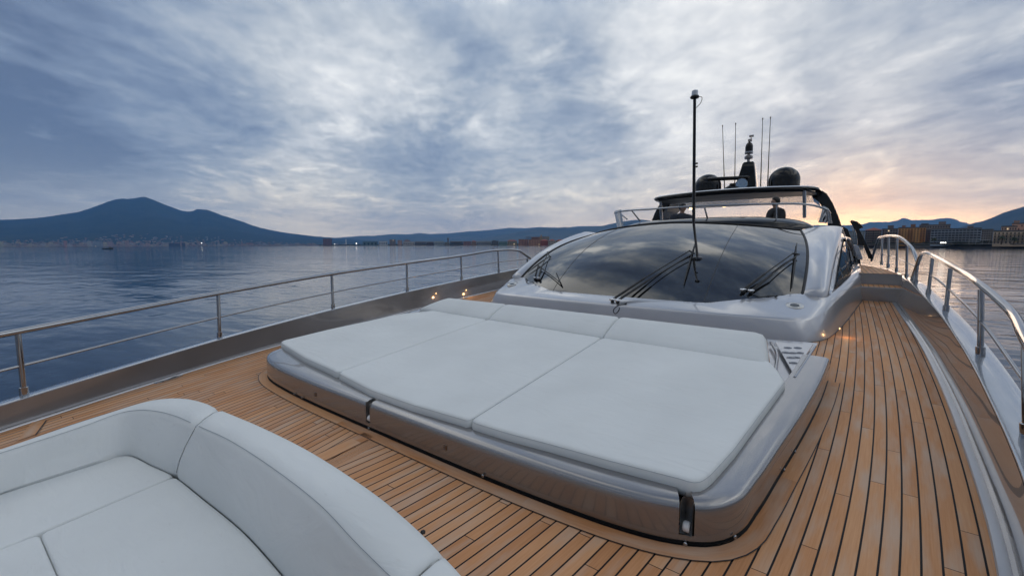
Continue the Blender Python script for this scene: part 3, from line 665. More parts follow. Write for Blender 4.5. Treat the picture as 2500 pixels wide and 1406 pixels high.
# side walls above the ledge: silver arch, window, black rear frame
for s in (1, -1):
    b = MB(); up = [Vector((XC + s * p.x, p.y, p.z)) for p in AP]
    aftedge = [aft(roofrings[s][-1], k / 16) for k in range(1, 17)]
    top = up + aftedge; low = []
    for p in top:
        yy = p.y; h = interp([(7.0, 2.60), (8.0, 2.75), (9.0, 2.88), (10.6, 3.0), (12.5, 3.05), (15, 3.05)], yy); low.append(Vector((XC + s * h, yy, Zc(XC + s * h, yy, .43))))
    b.loft([top, [p.lerp(q, .5) + Vector((s * .02, 0, 0)) for p, q in zip(top, low)], low]); wl = b.build('side_wall', PAINT_L, yacht, smooth=60)
    # window set 6 mm proud of the wall
    wt, wb = [], []
    for k in range(16):
        yy = lerp(7.35, 11.2, k / 15); j = min(range(len(top)), key=lambda i: abs(top[i].y - yy)); 
        i1 = next((i for i in range(len(top) - 1) if top[i].y <= yy <= top[i + 1].y), len(top) - 2); fr = (yy - top[i1].y) / max(top[i1 + 1].y - top[i1].y, 1e-6)
        tp, lw = top[i1].lerp(top[i1 + 1], fr), low[i1].lerp(low[i1 + 1], fr)
        f_hi = interp([(7.35, .55), (8, .25), (9, .14), (10, .16), (10.6, .35), (11.2, .80)], yy)
        def on(f): return tp.lerp(lw, f) + Vector((s * (.02 * math.sin(math.pi * f) + .012), 0, 0))
        wt.append(on(f_hi)); wb.append(on(.96))
    b = MB(); b.loft([wt, [a.lerp(c, .5) + Vector((s * .004, 0, 0)) for a, c in zip(wt, wb)], wb]); sw_ = b.build('side_window', GLASSD, wl, smooth=60)
    b = MB(); b.tube(wt[9:] + [wb[-1]], [.03] * 3 + [.05] * (len(wt[9:]) - 2), 8); b.build('window_frame', BLACK, sw_)

# steps and raised side decks
for s in (1, -1):
    b = MB()
    def blk(y0, y1, ctop, m_, nm, par):
        mb = MB(); h0, h1 = 2.95, 3.60
        mb.add([D(s*h0, y0, 0), D(s*h1, y0, 0), D(s*h1, y1, 0), D(s*h0, y1, 0), D(s*h0, y0, ctop), D(s*h1, y0, ctop), D(s*h1, y1, ctop), D(s*h0, y1, ctop)], [(0,1,5,4), (1,2,6,5), (2,3,7,6), (3,0,4,7), (4,5,6,7)])
        return mb.build(nm, m_, par, smooth=0, bevel=.008)
    st = blk(9.27, 9.62, .235, PAINT, 'lower_step', yacht); z_ = lambda y: lerp(.42 + KY * 9.6, .42 + KY * 9.6 + .06, (y - 9.6) / 4)
    mb = MB(); ys = [9.6 + .2 * k for k in range(24)]
    mb.loft([[Y3(s * 2.9, y, z_(y)), Y3(s * (_lin(y) + .09), y, z_(y))] for y in ys]); mb.add([Y3(s*2.9, 9.6, .5), Y3(s*3.6, 9.6, .5), Y3(s*(_lin(9.6) + .09), 9.6, z_(9.6)), Y3(s*2.9, 9.6, z_(9.6))], [(0, 1, 2, 3)]); st2 = mb.build('side_deck', PAINT, yacht, smooth=0)
    mb = MB(); vs, uv = [], []
    for y in ys:
        for h in (2.97, max(_lin(y) + .04, 2.98)): p = Y3(s * h, y + .015, z_(y) + .004); vs.append(p); uv.append((h, y))
    mb.add(vs, [(2*i, 2*i+1, 2*i+3, 2*i+2) for i in range(len(ys) - 1)], uv); mb.build('teak_planking', TEAK, st2, smooth=0)
    for (y0, y1, c, par) in ((9.285, 9.59, .239, st),):
        mb = MB(); ys = [lerp(y0, y1, k / 20) for k in range(21)]; vs, uv = [], []
        for y in ys:
            for h in (3.06, 3.57): vs.append(D(s * h, y, c)); uv.append((h, y))
        mb.add(vs, [(2*i, 2*i+1, 2*i+3, 2*i+2) for i in range(20)], uv); mb.build('teak_tread', TEAK, par, smooth=0)

# black fin plate and searchlight-like pod by the right side deck
def plate(pts, y, th, name, m_, par):
    b = MB(); b.prism([PY(u, v, y) for u, v in pts], (0, th, 0)); return b.build(name, m_, par, smooth=0, bevel=.012)
fin = plate([(2075, 541), (2079, 537.5), (2093, 541), (2103, 549), (2108, 556), (2098, 559), (2134, 632), (2121, 632), (2108, 600), (2094, 598), (2092, 572), (2080, 548)], 12.6, .10, 'wing_fin', BLACK, yacht)
plate([(2050, 553), (2056, 552), (2070, 559), (2078, 580), (2100, 632), (2102, 652), (2096, 652), (2075, 622), (2056, 585), (2049, 570)], 11.6, .08, 'door_pillar', BLACK, yacht)
plate([(2053, 563), (2058, 564), (2071, 594), (2066, 592)], 11.59, .01, 'mirror_strip', STEEL, fin)
plate([(2076, 553), (2082, 552), (2087, 564), (2083, 566)], 12.58, .03, 'mirror', STEEL, fin)
pod = plate([(2076, 603), (2079, 599), (2090, 597), (2097, 603), (2107, 632), (2104, 634), (2095, 634), (2084, 622)], 11.45, .25, 'mirror_housing', STEEL, yacht)

# ---------------- flybridge
def YS(tab): return tab
# dark cowl on the roof
b = MB(); rings = []
for k in range(12):
    q = k / 11; sc_ = math.cos(q * math.pi / 2) ** .55 if q < 1 else .02; zz = 1.80 + .33 * math.sin(q * math.pi / 2)
    rings.append([Vector((XC + .05 + 2.25 * sc_ * math.cos(a), 11.55 + (1.25 if math.sin(a) < 0 else .8) * sc_ * math.sin(a), zz + .03 * math.cos(a) ** 2 * 0)) for a in [2*math.pi*i/64 for i in range(64)]])
b.loft(rings, True, True); cowl = b.build('flybridge_cowl', BLACK, yacht, smooth=60)
FR = [(1500, 521, 12.0), (1512, 517, 11.6), (1545, 513.5, 11.2), (1600, 510, 10.85), (1650, 506.5, 10.65), (1700, 503.5, 10.6), (1750, 501.5, 10.6), (1800, 500, 10.65), (1850, 499, 10.7), (1900, 498, 10.8), (1950, 498, 10.95), (1985, 501.5, 11.2), (2008, 508, 11.5), (2022, 515, 11.8), (2026, 521, 12.1)]
fr_ = crom([PY(*q) for q in FR], 90)
b = MB(); b.tube(fr_, .022, 10); frail = b.build('flybridge_rail', STEEL, yacht, smooth=60)
for (u, v, y, u2, v2, y2) in [(1510, 519, 11.9, 1532, 536, 12.0), (1542, 514, 11.2, 1563, 540, 11.4), (1720, 506, 10.6, 1729, 540, 10.75), (1896, 500, 10.8, 1895, 545, 10.9), (1613, 493, 14.3, 1615, 540, 14.4), (1964, 458, 14.3, 1964, 532, 14.4), (2024, 518, 12.0, 2030, 545, 12.1), (2018, 514, 11.7, 2024, 545, 11.8)]:
    b = MB(); r_ = .045 if y > 14 else .018; b.tube([PY(u, v, y), PY(u2, v2, y2)], r_, 10); b.build('stanchion' if y < 14 else 'roof_post', STEEL, frail if y < 14 else yacht, smooth=60)
CLEAR = bpy.data.materials.new('clear_acrylic'); CLEAR.use_nodes = True; nt = CLEAR.node_tree; nt.nodes.clear()
_o = nt.nodes.new('ShaderNodeOutputMaterial'); _m = nt.nodes.new('ShaderNodeMixShader'); _t = nt.nodes.new('ShaderNodeBsdfTransparent'); _g = nt.nodes.new('ShaderNodeBsdfGlossy'); _f = nt.nodes.new('ShaderNodeFresnel')
_t.inputs[0].default_value = (.90, .91, .92, 1); _g.inputs['Roughness'].default_value = .03; _f.inputs[0].default_value = 1.12
nt.links.new(_f.outputs[0], _m.inputs[0]); nt.links.new(_t.outputs[0], _m.inputs[1]); nt.links.new(_g.outputs[0], _m.inputs[2]); nt.links.new(_m.outputs[0], _o.inputs[0])
low_ = [Vector((lerp(p.x, XC, .02), p.y + .12, 2.0 if 10 < i < 80 else 1.95)) for i, p in enumerate(fr_)]
b = MB(); b.loft([[p + Vector((0, -.02, .05)) for p in fr_], low_]); b.build('wind_deflector', CLEAR, frail, smooth=60)

# hardtop
HT = [(0, 13.75), (.8, 13.8), (1.5, 13.95), (2.0, 14.15), (2.22, 14.4), (2.3, 14.9), (2.34, 16), (2.36, 17.5), (2.36, 19.3)]
hh_ = crom([Vector((h, y, 0)) for h, y in HT], 40)
out_ = [Vector((XC - p.x, p.y, 0)) for p in hh_[::-1]][:-1] + [Vector((XC + p.x, p.y, 0)) for p in hh_]
def hz(p): return 3.07 - .05 * ((p.x - XC) / 2.3) ** 2 + .012 * (p.y - 14)
def lev(o, dz): return [Vector((p.x, p.y, hz(p) + dz)) for p in o]
b = MB(); b.loft([lev(offset(out_, .16), -.10), lev(offset(out_, .05), -.10), lev(offset(out_, .0), -.05), lev(offset(out_, .012), -.008), lev(offset(out_, .06), .018), lev(offset(out_, .5), .05)], True, True)
ht = b.build('hardtop', BLACK, yacht, smooth=50)
b = MB(); b.loft([lev(offset(out_, .013), -.006), lev(offset(out_, .06), .0195), lev(offset(out_, .12), .027)], True); b.build('hardtop_rim', PAINT_L, ht, smooth=60)
CEIL = mat('pale_ceiling', (.55, .55, .55), .25, 0, .5, .05)
nt = CEIL.node_tree; bs = nt.nodes['Principled BSDF']; tc = nt.nodes.new('ShaderNodeTexCoord'); sp = nt.nodes.new('ShaderNodeSeparateXYZ'); nt.links.new(tc.outputs['Object'], sp.inputs[0])
w_ = nt.nodes.new('ShaderNodeMath'); w_.operation = 'MULTIPLY'; w_.inputs[1].default_value = 5.5; nt.links.new(sp.outputs[1], w_.inputs[0]); f_ = nt.nodes.new('ShaderNodeMath'); f_.operation = 'FRACT'; nt.links.new(w_.outputs[0], f_.inputs[0])
l_ = nt.nodes.new('ShaderNodeMath'); l_.operation = 'LESS_THAN'; l_.inputs[1].default_value = .07; nt.links.new(f_.outputs[0], l_.inputs[0])
mx_n = nt.nodes.new('ShaderNodeMix'); mx_n.data_type = 'RGBA'; mx_n.inputs[6].default_value = (.42, .42, .43, 1); mx_n.inputs[7].default_value = (.16, .16, .17, 1); nt.links.new(l_.outputs[0], mx_n.inputs[0]); nt.links.new(mx_n.outputs[2], bs.inputs['Base Color'])
ci = [Vector((XC + h, y, 0)) for h, y in [(-1.75, 15.7), (1.75, 15.7), (1.95, 16.0), (1.95, 19.1), (-1.95, 19.1), (-1.95, 16.0)]]
b = MB(); b.loft([lev(ci, -.104), lev(ci, -.125)], True, True); ceil_ = b.build('ceiling_panel', CEIL, ht, smooth=0)
SPOT = mat('spot_lamp', (1, .8, .5), .5, emit=(1, .66, .30), estr=14)
for u, v in [(1742, 492), (1751, 496), (1751, 500.5), (1768, 505.5), (1827, 487), (1833, 491.5), (1944, 488), (1686, 511)]:
    p = PZ(u, v, 2.955 + .02); p = PZ(u, v, hz(p) - .127); b = MB(); b.lathe(p, [(.06, -.004), (.06, .004)], 14); b.build('spot_lamp', SPOT, ceil_)
SATIN = mat('black_satin', (.010, .010, .012), .42)
li = [Vector((XC + h, y, 0)) for h, y in [(-2.0, 14.3), (-1.4, 14.05), (0, 13.88), (1.4, 14.05), (2.0, 14.3), (2.2, 15), (2.2, 15.66), (-2.2, 15.66), (-2.2, 15)]]
b = MB(); b.loft([lev(li, -.103), lev(li, -.13)], True, True); b.build('visor_lining', SATIN, ht, smooth=0)
# aft arch legs of the hardtop, one each side
for s in (1, -1):
    pts = [(2.0, 3.12), (2.28, 3.08), (2.44, 2.95), (2.60, 2.66), (2.76, 2.25), (2.92, 1.75), (2.60, 1.75), (2.52, 2.05), (2.42, 2.4), (2.28, 2.70), (2.1, 2.86)]
    b = MB(); b.prism([Y3(s * h, 15.7, z) for h, z in pts], (0, 1.8, 0)); b.build('arch_leg', BLACK, ht, smooth=0, bevel=.03)
# satellite domes
for h in (-1.22, 1.22):
    pr_ = [(.42, 0), (.455, .02), (.465, .10), (.47, .54)] + [(.47 * math.cos(a), .54 + .46 * math.sin(a)) for a in [R(x) for x in range(9, 90, 9)]] + [(.02, 1.0)]
    b = MB(); b.lathe((XC + h, 17.5, 3.10), pr_, 40); b.build('satellite_dome', BLACK, yacht, smooth=50)
# mast fin with its lamp stack
p0 = [PY(1797, 452, 18.2), PY(1848, 452, 18.2)]; zt = PY(1827, 398, 18.2).z
b = MB(); c_ = Vector((XC, 18.2, 3.1)); rings = []
for z, w1, w2, d in [(3.1, .40, .34, .35), (3.68, .34, .31, .30), (4.2, .22, .24, .22), (4.44, .17, .20, .18), (4.5, .12, .17, .14)]:
    rings.append([Vector((XC + x, 18.2 + y, z)) for x, y in [(-w1, -d), (w2, -d), (w2 + .02, 0), (w2, d), (-w1, d), (-w1 - .02, 0)]])
b.loft(rings, True, True); mast = b.build('mast', BLACK, yacht, smooth=30, bevel=.02)
b = MB(); b.lathe((XC, 18.2, 4.48), [(.10, 0), (.11, .03), (.05, .05), (.05, .13), (.13, .14), (.14, .17), (.14, .24), (.12, .26), (.05, .27), (.05, .33)], 16); b.build('lamp', PAINT_D, mast)
b = MB(); b.lathe((XC, 18.2, 4.80), [(.13, 0), (.14, .02), (.14, .08), (.12, .10)], 16); b.build('lamp_base', STEEL, mast)
b = MB(); b.lathe((XC, 18.2, 4.90), [(.13, 0), (.13, .16), (.11, .25), (.06, .31), (.03, .33), (.03, .38)], 16); b.build('camera_dome', BLACK, mast)
b = MB(); b.box((XC + .02, 18.2, 5.29), (.13, .1, .09)); b.box((XC + .05, 18.2, 5.36), (.03, .05, .1)); b.box((XC + .06, 18.2, 5.44), (.15, .1, .06)); b.build('top_lamp', PAINT_D, mast, bevel=.008)
# radar scanner, searchlight, whips
b = MB(); b.lathe((XC + .05, 15.0, 3.10), [(.22, 0), (.24, .05), (.24, .14), (.16, .2), (.1, .22), (.1, .27)], 24); rad = b.build('radar', BLACK, yacht)
b = MB(); a0, a1 = PY(1727, 438, 15.0), PY(1828, 434, 15.0); b.tube([a0, a0.lerp(a1, .02), a0.lerp(a1, .98), a1], [.04, .06, .06, .04], 12); b.build('scanner_bar', BLACK, rad, smooth=50)
b = MB(); c_ = PY(1810, 450, 14.9); ax = (CAM - c_).normalized() + Vector((.25, 0, 0)); b.lathe(c_, [(.05, -.22), (.13, -.16), (.17, 0), (.175, .03)], 24, ax); sl = b.build('searchlight', STEEL, yacht)
b = MB(); b.lathe(c_, [(.16, .032), (.10, .0), (.03, -.03)], 24, ax); b.lathe(c_ + Vector((0, 0, -.26)), [(.05, 0), (.05, .12)], 12); b.build('reflector', mat('reflector', (.5, .62, .72), .05, 1.0), sl)
for u0, v0, u1, v1 in [(1768, 432, 1764, 310), (1794, 432, 1796, 305), (1857, 452, 1862, 293), (1874, 452, 1881, 290)]:
    y = 17.6; p, q = PY(u0, v0, y), PY(u1, v1, y); p = q + (p - q) * ((q.z - 3.1) / (q.z - p.z)); b = MB(); b.tube([p, p.lerp(q, .5), q], [.022, .014, .009], 8); b.tube([q, q + (q - p).normalized() * .06], .018, 8); b.build('whip_antenna', RUBBER, yacht)

# tall light pole standing on the windscreen
from mathutils.bvhtree import BVHTree
gb = MB(); gb.loft([[G(-1 + 2 * i / 96, j / 60) for i in range(97)] for j in range(61)]); BG = BVHTree.FromPolygons(gb.v, gb.f)
cb_ = MB(); cb_.loft(full[:7]); cb_.loft([[G(-1 + 2 * i / 96, j / 60) for i in range(97)] for j in range(61)]); BC = BVHTree.FromPolygons(cb_.v, cb_.f)
def hit(bv, u, v, pr=0.0):
    d = ray(u, v).normalized(); q, nn, _, _ = bv.ray_cast(CAM, d)
    if q is None: q, nn, _, _ = bv.find_nearest(CAM + d * 7)
    if nn.dot(d) > 0: nn = -nn
    return q + nn * pr, nn
def onglass(u, v, pr=0.0): return hit(BG, u, v, pr)[0]
# ring vents on the coaming
for u, v in [(1940, 746), (1250, 694)]:
    p, nrm = hit(BC, u, v); nrm = (nrm + Vector((0, -.1, .6))).normalized()
    b = MB(); b.lathe(p - nrm * .02, [(.100, 0), (.100, .024), (.094, .029), (.062, .029), (.052, .025), (.050, .012)], 28, nrm); vt = b.build('ring_vent', mat('brushed_steel', (.62, .60, .56), .3, .8), dash, smooth=40)
    b = MB(); b.lathe(p - nrm * .012, [(.050, 0), (.050, .020)], 24, nrm); b.build('vent_hole', BLACK, vt)
foot = onglass(1703, 630)
yk = foot.y + .35; kn = PY(1693.5, 545, yk); tp = PY(1696, 238, yk + .05)
b = MB(); b.lathe(foot - Vector((0, 0, .01)), [(.075, 0), (.07, .018), (.03, .03)], 20, (0, -.35, .94)); b.tube([foot, foot.lerp(kn, .5), kn, kn.lerp(tp, .04), tp], [.020, .020, .022, .026, .024], 12); pole = b.build('light_pole', BLACK, yacht, smooth=50)
b = MB(); b.lathe(tp, [(.03, -.02), (.062, -.015), (.07, .0), (.062, .02), (.03, .022)], 20); b.build('lamp_socket', RUBBER, pole)
b = MB(); b.lathe(tp + Vector((0, 0, .02)), [(.045, 0), (.048, .01), (.048, .075), (.042, .085)], 20); b.build('lamp_lens', mat('lens', (.62, .66, .7), .12, .3), pole)
b = MB(); b.tube(crom([tp + Vector((.05, 0, 0)), tp + Vector((.11, 0, -.02)), tp + Vector((.1, 0, -.1)), tp + Vector((.03, 0, -.17))], 12), .005, 6); b.build('cable', RUBBER, pole)
for q_ in (.45, .475): b = MB(); b.tube([kn.lerp(tp, q_) + Vector((.02, -.02, 0)), kn.lerp(tp, q_) + Vector((.06, -.02, 0))], .014, 8); b.build('clip', RUBBER, pole)

# windscreen wipers: base block, two parallel arms, blade, hose
def wiper(bases, pivots, b0, b1, hose, onb=True):
    rt = None
    for k, ((bu, bv), (pu, pv)) in enumerate(zip(bases, pivots)):
        g1 = onglass(pu, pv, .06 if k == 0 else .06)
        q0 = Dh(bu, bv)
        m1_ = onglass(lerp(bu, pu, .42), lerp(bv, pv, .42), .075); m0_ = q0 + Vector((0, -.0, .045))
        mb = MB(); mb.tube([m0_, m1_, m1_.lerp(g1, .02), g1], [.020, .016, .009, .009], 8)
        for f in (.15, .28, .4): 
            p = m0_.lerp(m1_, f * 2.3); mb.tube([p + Vector((0, -.016, .006)), p + Vector((0, -.022, .01))], .005, 6)
        if rt is None: rt = mb.build('wiper', RUBBER, yacht, smooth=40)
        else: mb.build('arm', RUBBER, rt, smooth=40)
        mb = MB(); d_ = (m1_ - m0_).normalized(); mb.box(q0 + Vector((0, 0, .05)), (.045, .095, .035), math.atan2(-d_.x, d_.y)); mb.build('arm_cap', mat('chrome_cap', (.75, .76, .78), .12, .9), rt, bevel=.012)
        mb = MB(); mb.lathe(q0, [(.022, 0), (.026, .01), (.026, .035), (.015, .045)], 12); mb.build('spindle', RUBBER, rt)
    p, q = onglass(*b0, .028), onglass(*b1, .028); pts = [onglass(lerp(b0[0], b1[0], t), lerp(b0[1], b1[1], t), .028 + .012 * math.sin(math.pi * t)) for t in (0, .2, .4, .6, .8, 1)]
    mb = MB(); mb.tube(pts, [.005, .010, .013, .013, .010, .005], 8); bl_ = mb.build('blade', RUBBER, rt, smooth=40)
    g2 = [onglass(lerp(pivots[0][0], pivots[1][0], t), lerp(pivots[0][1], pivots[1][1], t), .055) for t in (-.1, .5, 1.1)]
    mb = MB(); mb.tube(g2, .013, 8); mb.build('linkage', RUBBER, rt)
    if hose:
        mb = MB(); pts = crom([Dh(u, v) + Vector((0, 0, .012)) for u, v in hose], 26); mb.tube(pts, .0055, 6); mb.tube([pts[-1], pts[-1] + Vector((.03, 0, .01))], .011, 8); mb.build('hose', RUBBER, rt)
def Dh(u, v): return hit(BC, u, v)[0]
wiper([(1495, 739), (1508, 741)], [(1684, 620), (1694, 626)], (1697, 596), (1669, 699), [(1507, 742), (1512, 756), (1502, 768), (1497, 760), (1508, 748), (1525, 744)])
wiper([(1814, 716), (1833, 718)], [(1933, 627), (1947, 629)], (1944, 597), (1931, 708), [(1838, 721), (1858, 727), (1880, 724), (1892, 726)])
wiper([(1306, 684), (1315, 685)], [(1336, 618), (1342, 622)], (1290, 668), (1345, 628), [(1303, 689), (1292, 693), (1286, 690), (1283, 684)])

# ---------------- courtesy lamps (lit in the photograph)
LAMP = mat('courtesy_lamp', (1, .8, .5), .5, emit=(1, .62, .25), estr=2.2)
def lampat(p, out, e=1.6):
    b = MB(); b.lathe(p, [(.010, -.004), (.010, .004)], 12, out); o = b.build('courtesy_lamp', LAMP, yacht)
    ld = bpy.data.lights.new('courtesy_light', 'POINT'); ld.energy = e * .2; ld.color = (1, .55, .22); ld.shadow_soft_size = .02
    l = bpy.data.objects.new('courtesy_light', ld); COL.objects.link(l); l.location = p + Vector(out) * .08 + Vector((0, 0, -.03)); setpar(l, o)
lampat(P(2050, 802, .10) + Vector((.0, 0, 0)), (1, -.25, 0), 1.2)
def inner_bul(u, v, s):
    best = None; d = ray(u, v).normalized()
    for i in range(400):
        y = i * .025
        for k in range(1, 9):
            f = k / 9; p = D(s * lerp(_lin(y) + .02, capin(y), f), y, lerp(.035, capc(y) - .012, f)); w = p - CAM; e = (w - d * w.dot(d)).length
            if best is None or e < best[0]: best = (e, p)
    return best[1]
lampat(inner_bul(1064, 717, -1) + Vector((.012, 0, 0)), (1, 0, -.2), 1.6)
lampat(inner_bul(1138, 709, -1) + Vector((.012, 0, 0)), (1, 0, -.2), 1.6)

# ------------------------------------------------------------------ PEOPLE on the flybridge
def skinmesh(name, nodes, edges, m_, parent=None, sub=2):
    me = bpy.data.meshes.new(name); me.from_pydata([tuple(n[0]) for n in nodes], edges, []); o = bpy.data.objects.new(name, me); COL.objects.link(o)
    o.modifiers.new('skin', 'SKIN'); sd = me.skin_vertices[0].data
    for i, n_ in enumerate(nodes): sd[i].radius = n_[1] if isinstance(n_[1], tuple) else (n_[1], n_[1]); sd[i].use_root = (i == 0)
    md = o.modifiers.new('sub', 'SUBSURF'); md.levels = md.render_levels = sub
    dg = bpy.context.evaluated_depsgraph_get(); ev = o.evaluated_get(dg); nm = bpy.data.meshes.new_from_object(ev)
    o.modifiers.clear(); o.data = nm; nm.materials.clear(); nm.materials.append(m_); nm.shade_smooth()
    if parent is not None: o.parent = parent
    return o
SKIN = mat('skin', (.42, .25, .18), .5); HAIR = mat('dark_hair', (.012, .010, .010), .6, bump=.5, bscale=90); 
def person(loc, face, lean, cloth_col, label, hairlong=False):
    """seated figure; loc = hip point; face = heading angle of the nose (radians, 0 = +x)"""
    root = empty('person', (loc.x, loc.y, loc.z - .45))
    rt = Matrix.Translation(loc) @ Matrix.Rotation(face, 4, 'Z')
    T = lambda x, y, z: rt @ Vector((x + lean * z, y, z))
    nd, ed = [], []
    def v(p, r, par=None):
        nd.append((T(*p), r)); i = len(nd) - 1
        if par is not None: ed.append((par, i))
        return i
    pel = v((0, 0, 0), .14); wst = v((0, 0, .18), (.13, .15), pel); ch = v((.01, 0, .38), (.13, .17), wst); nk0 = v((0, 0, .50), (.07, .09), ch); nk = v((.01, 0, .57), .055, nk0)
    jaw = v((.03, 0, .63), (.068, .072), nk); hd = v((.018, 0, .71), (.085, .092), jaw); v((.01, 0, .78), (.07, .075), hd)
    v((.115, 0, .685), .014, hd)
    for s in (1, -1): v((.0, s * .092, .69), .018, hd)
    for s in (1, -1):
        sh = v((0, s * .19, .46), .065, ch); el = v((.10, s * .25, .22), .045, sh); wr = v((.32, s * .17, .16), .030, el); pm = v((.38, s * .15, .16), (.03, .018), wr)
        for k in range(4):
            a = v((.43, s * (.15 + (k - 1.5) * .02), .158), .009, pm); v((.46 + (.01 if k in (1, 2) else 0), s * (.15 + (k - 1.5) * .021), .14), .008, a)
        a = v((.38, s * .12, .17), .010, pm); v((.41, s * .10, .165), .009, a)
        kn = v((.42, s * .13, .02), .075, pel); ak = v((.48, s * .13, -.38), .045, kn); v((.60, s * .13, -.43), .04, ak)
    body = skinmesh('body', nd, ed, SKIN); setpar(body, root)
    nd2, ed2 = [], []
    def w(p, r, par=None):
        nd2.append((T(*p), r)); i = len(nd2) - 1
        if par is not None: ed2.append((par, i))
        return i
    a0 = w((0, 0, -.04), .16); a1 = w((0, 0, .16), (.17, .23), a0); a2 = w((.01, 0, .36), (.18, .29), a1); a3 = w((-.01, 0, .50), (.12, .17), a2); w((-.01, 0, .56), (.075, .085), a3)
    for s in (1, -1):
        sh = w((0, s * .29, .41), .12, a2); el = w((.08, s * .40, .17), .105, sh); w((.30, s * .18, .16), .05, el)
    jk = skinmesh('jacket', nd2, ed2, mat('dark_cloth', cloth_col, .85, bump=.3, bscale=40)); setpar(jk, root)
    b = MB(); rings = []
    for i in range(9):
        ph = R(-35 + i * 15.5) if i < 8 else R(89)
        rings.append([T(.008 + math.cos(ph) * math.cos(a) * (.098 if math.cos(a) < .3 else .084), math.cos(ph) * math.sin(a) * .10, (.715 if math.cos(a) < .45 else .755) + math.sin(ph) * (.105 if math.cos(a) < .45 else .068)) for a in [2*math.pi*k/20 for k in range(20)]])
    b.loft(rings, True, True); hr = b.build('hair', HAIR, None, smooth=80); setpar(hr, root)
    for s in (1, -1):
        b = MB(); b.lathe(T(.098, s * .033, .715), [(.010, -.004), (.010, .004)], 8, T(1, 0, 0) - T(0, 0, 0)); e_ = b.build('eye', HAIR, None); e_.parent = body
    b = MB(); b.tube([T(.098, -.022, .652), T(.103, 0, .650), T(.098, .022, .652)], .005, 6); mo = b.build('mouth', mat('lips', (.25, .09, .08), .5), None); mo.parent = body
    tag(root, label, 'person'); return root
pr_ = PY(1897, 491, 12.55); person(Vector((pr_.x, pr_.y, pr_.z - .71)), R(200), .02, (.012, .011, .014), 'person with short dark hair in a black hooded top near the right roof post')
pl_ = PY(1664, 506, 12.55); person(Vector((pl_.x, pl_.y, pl_.z - .71)), R(-28), .03, (.018, .022, .035), 'person with cropped hair in a dark navy top, left of the tall light pole')

# ------------------------------------------------------------------ WATER
WM = bpy.data.materials.new('sea_water'); WM.use_nodes = True; nt = WM.node_tree; N = nt.nodes; L = nt.links; b = N['Principled BSDF']
b.inputs['Base Color'].default_value = (.008, .028, .06, 1); b.inputs['Roughness'].default_value = .04; b.inputs['IOR'].default_value = 1.34
tc = N.new('ShaderNodeTexCoord')
def nz(scale, sx, sy, rot, det=4, rough=.55, dist=0):
    mp = N.new('ShaderNodeMapping'); mp.inputs['Rotation'].default_value = (0, 0, rot); mp.inputs['Scale'].default_value = (sx, sy, 1)
    n = N.new('ShaderNodeTexNoise'); n.inputs['Scale'].default_value = scale; n.inputs['Detail'].default_value = det; n.inputs['Roughness'].default_value = rough; n.inputs['Distortion'].default_value = dist
    L.new(tc.outputs['Object'], mp.inputs['Vector']); L.new(mp.outputs[0], n.inputs['Vector']); return n.outputs['Fac']
wa = nz(.55, 1, 2.2, R(-30), 5, .5, .6); wb_ = nz(2.6, 1, 1.8, R(10), 3, .5, .3); wc = nz(.09, 1, 2.5, R(-50), 3)
pt = nz(.012, 1, 3.0, R(-40), 4, .6)
ws_ = N.new('ShaderNodeMapRange'); ws_.inputs[1].default_value = .40; ws_.inputs[2].default_value = .60; ws_.inputs[3].default_value = .30; ws_.inputs[4].default_value = 1.15; L.new(pt, ws_.inputs[0])
b1 = N.new('ShaderNodeBump'); b1.inputs['Strength'].default_value = 1; b1.inputs['Distance'].default_value = .25; L.new(wc, b1.inputs['Height'])
b2 = N.new('ShaderNodeBump'); b2.inputs['Distance'].default_value = .05; L.new(ws_.outputs[0], b2.inputs['Strength']); L.new(wa, b2.inputs['Height']); L.new(b1.outputs[0], b2.inputs['Normal'])
b3 = N.new('ShaderNodeBump'); b3.inputs['Distance'].default_value = .011; L.new(ws_.outputs[0], b3.inputs['Strength']); L.new(wb_, b3.inputs['Height']); L.new(b2.outputs[0], b3.inputs['Normal'])
L.new(b3.outputs[0], b.inputs['Normal'])
mb = MB(); S_ = 17500
mb.add([(-S_, -S_, WATER), (S_, -S_, WATER), (S_, S_, WATER), (-S_, S_, WATER)], [(0, 1, 2, 3)])
water = tag(mb.build('water', WM, None, smooth=0), kind='structure')

# ------------------------------------------------------------------ HILLS
def hillmat(name, c1, c2, sc_):
    m = bpy.data.materials.new(name); m.use_nodes = True; nt = m.node_tree; b = nt.nodes['Principled BSDF']; b.inputs['Roughness'].default_value = .9; b.inputs['Specular IOR Level'].default_value = .1
    tc = nt.nodes.new('ShaderNodeTexCoord'); n = nt.nodes.new('ShaderNodeTexNoise'); n.inputs['Scale'].default_value = sc_; n.inputs['Detail'].default_value = 8; n.inputs['Roughness'].default_value = .7
    nt.links.new(tc.outputs['Object'], n.inputs['Vector']); mx = nt.nodes.new('ShaderNodeValToRGB'); e = mx.color_ramp.elements; e[0].position = .38; e[0].color = (*c1, 1); e[1].position = .62; e[1].color = (*c2, 1)
    nt.links.new(n.outputs['Fac'], mx.inputs[0]); nt.links.new(mx.outputs[0], b.inputs['Base Color']); return m
WOOD = hillmat('forested_slope', (.012, .02, .016), (.03, .04, .025), .004)
ROCK = hillmat('far_slope', (.06, .075, .055), (.12, .12, .09), .0015)
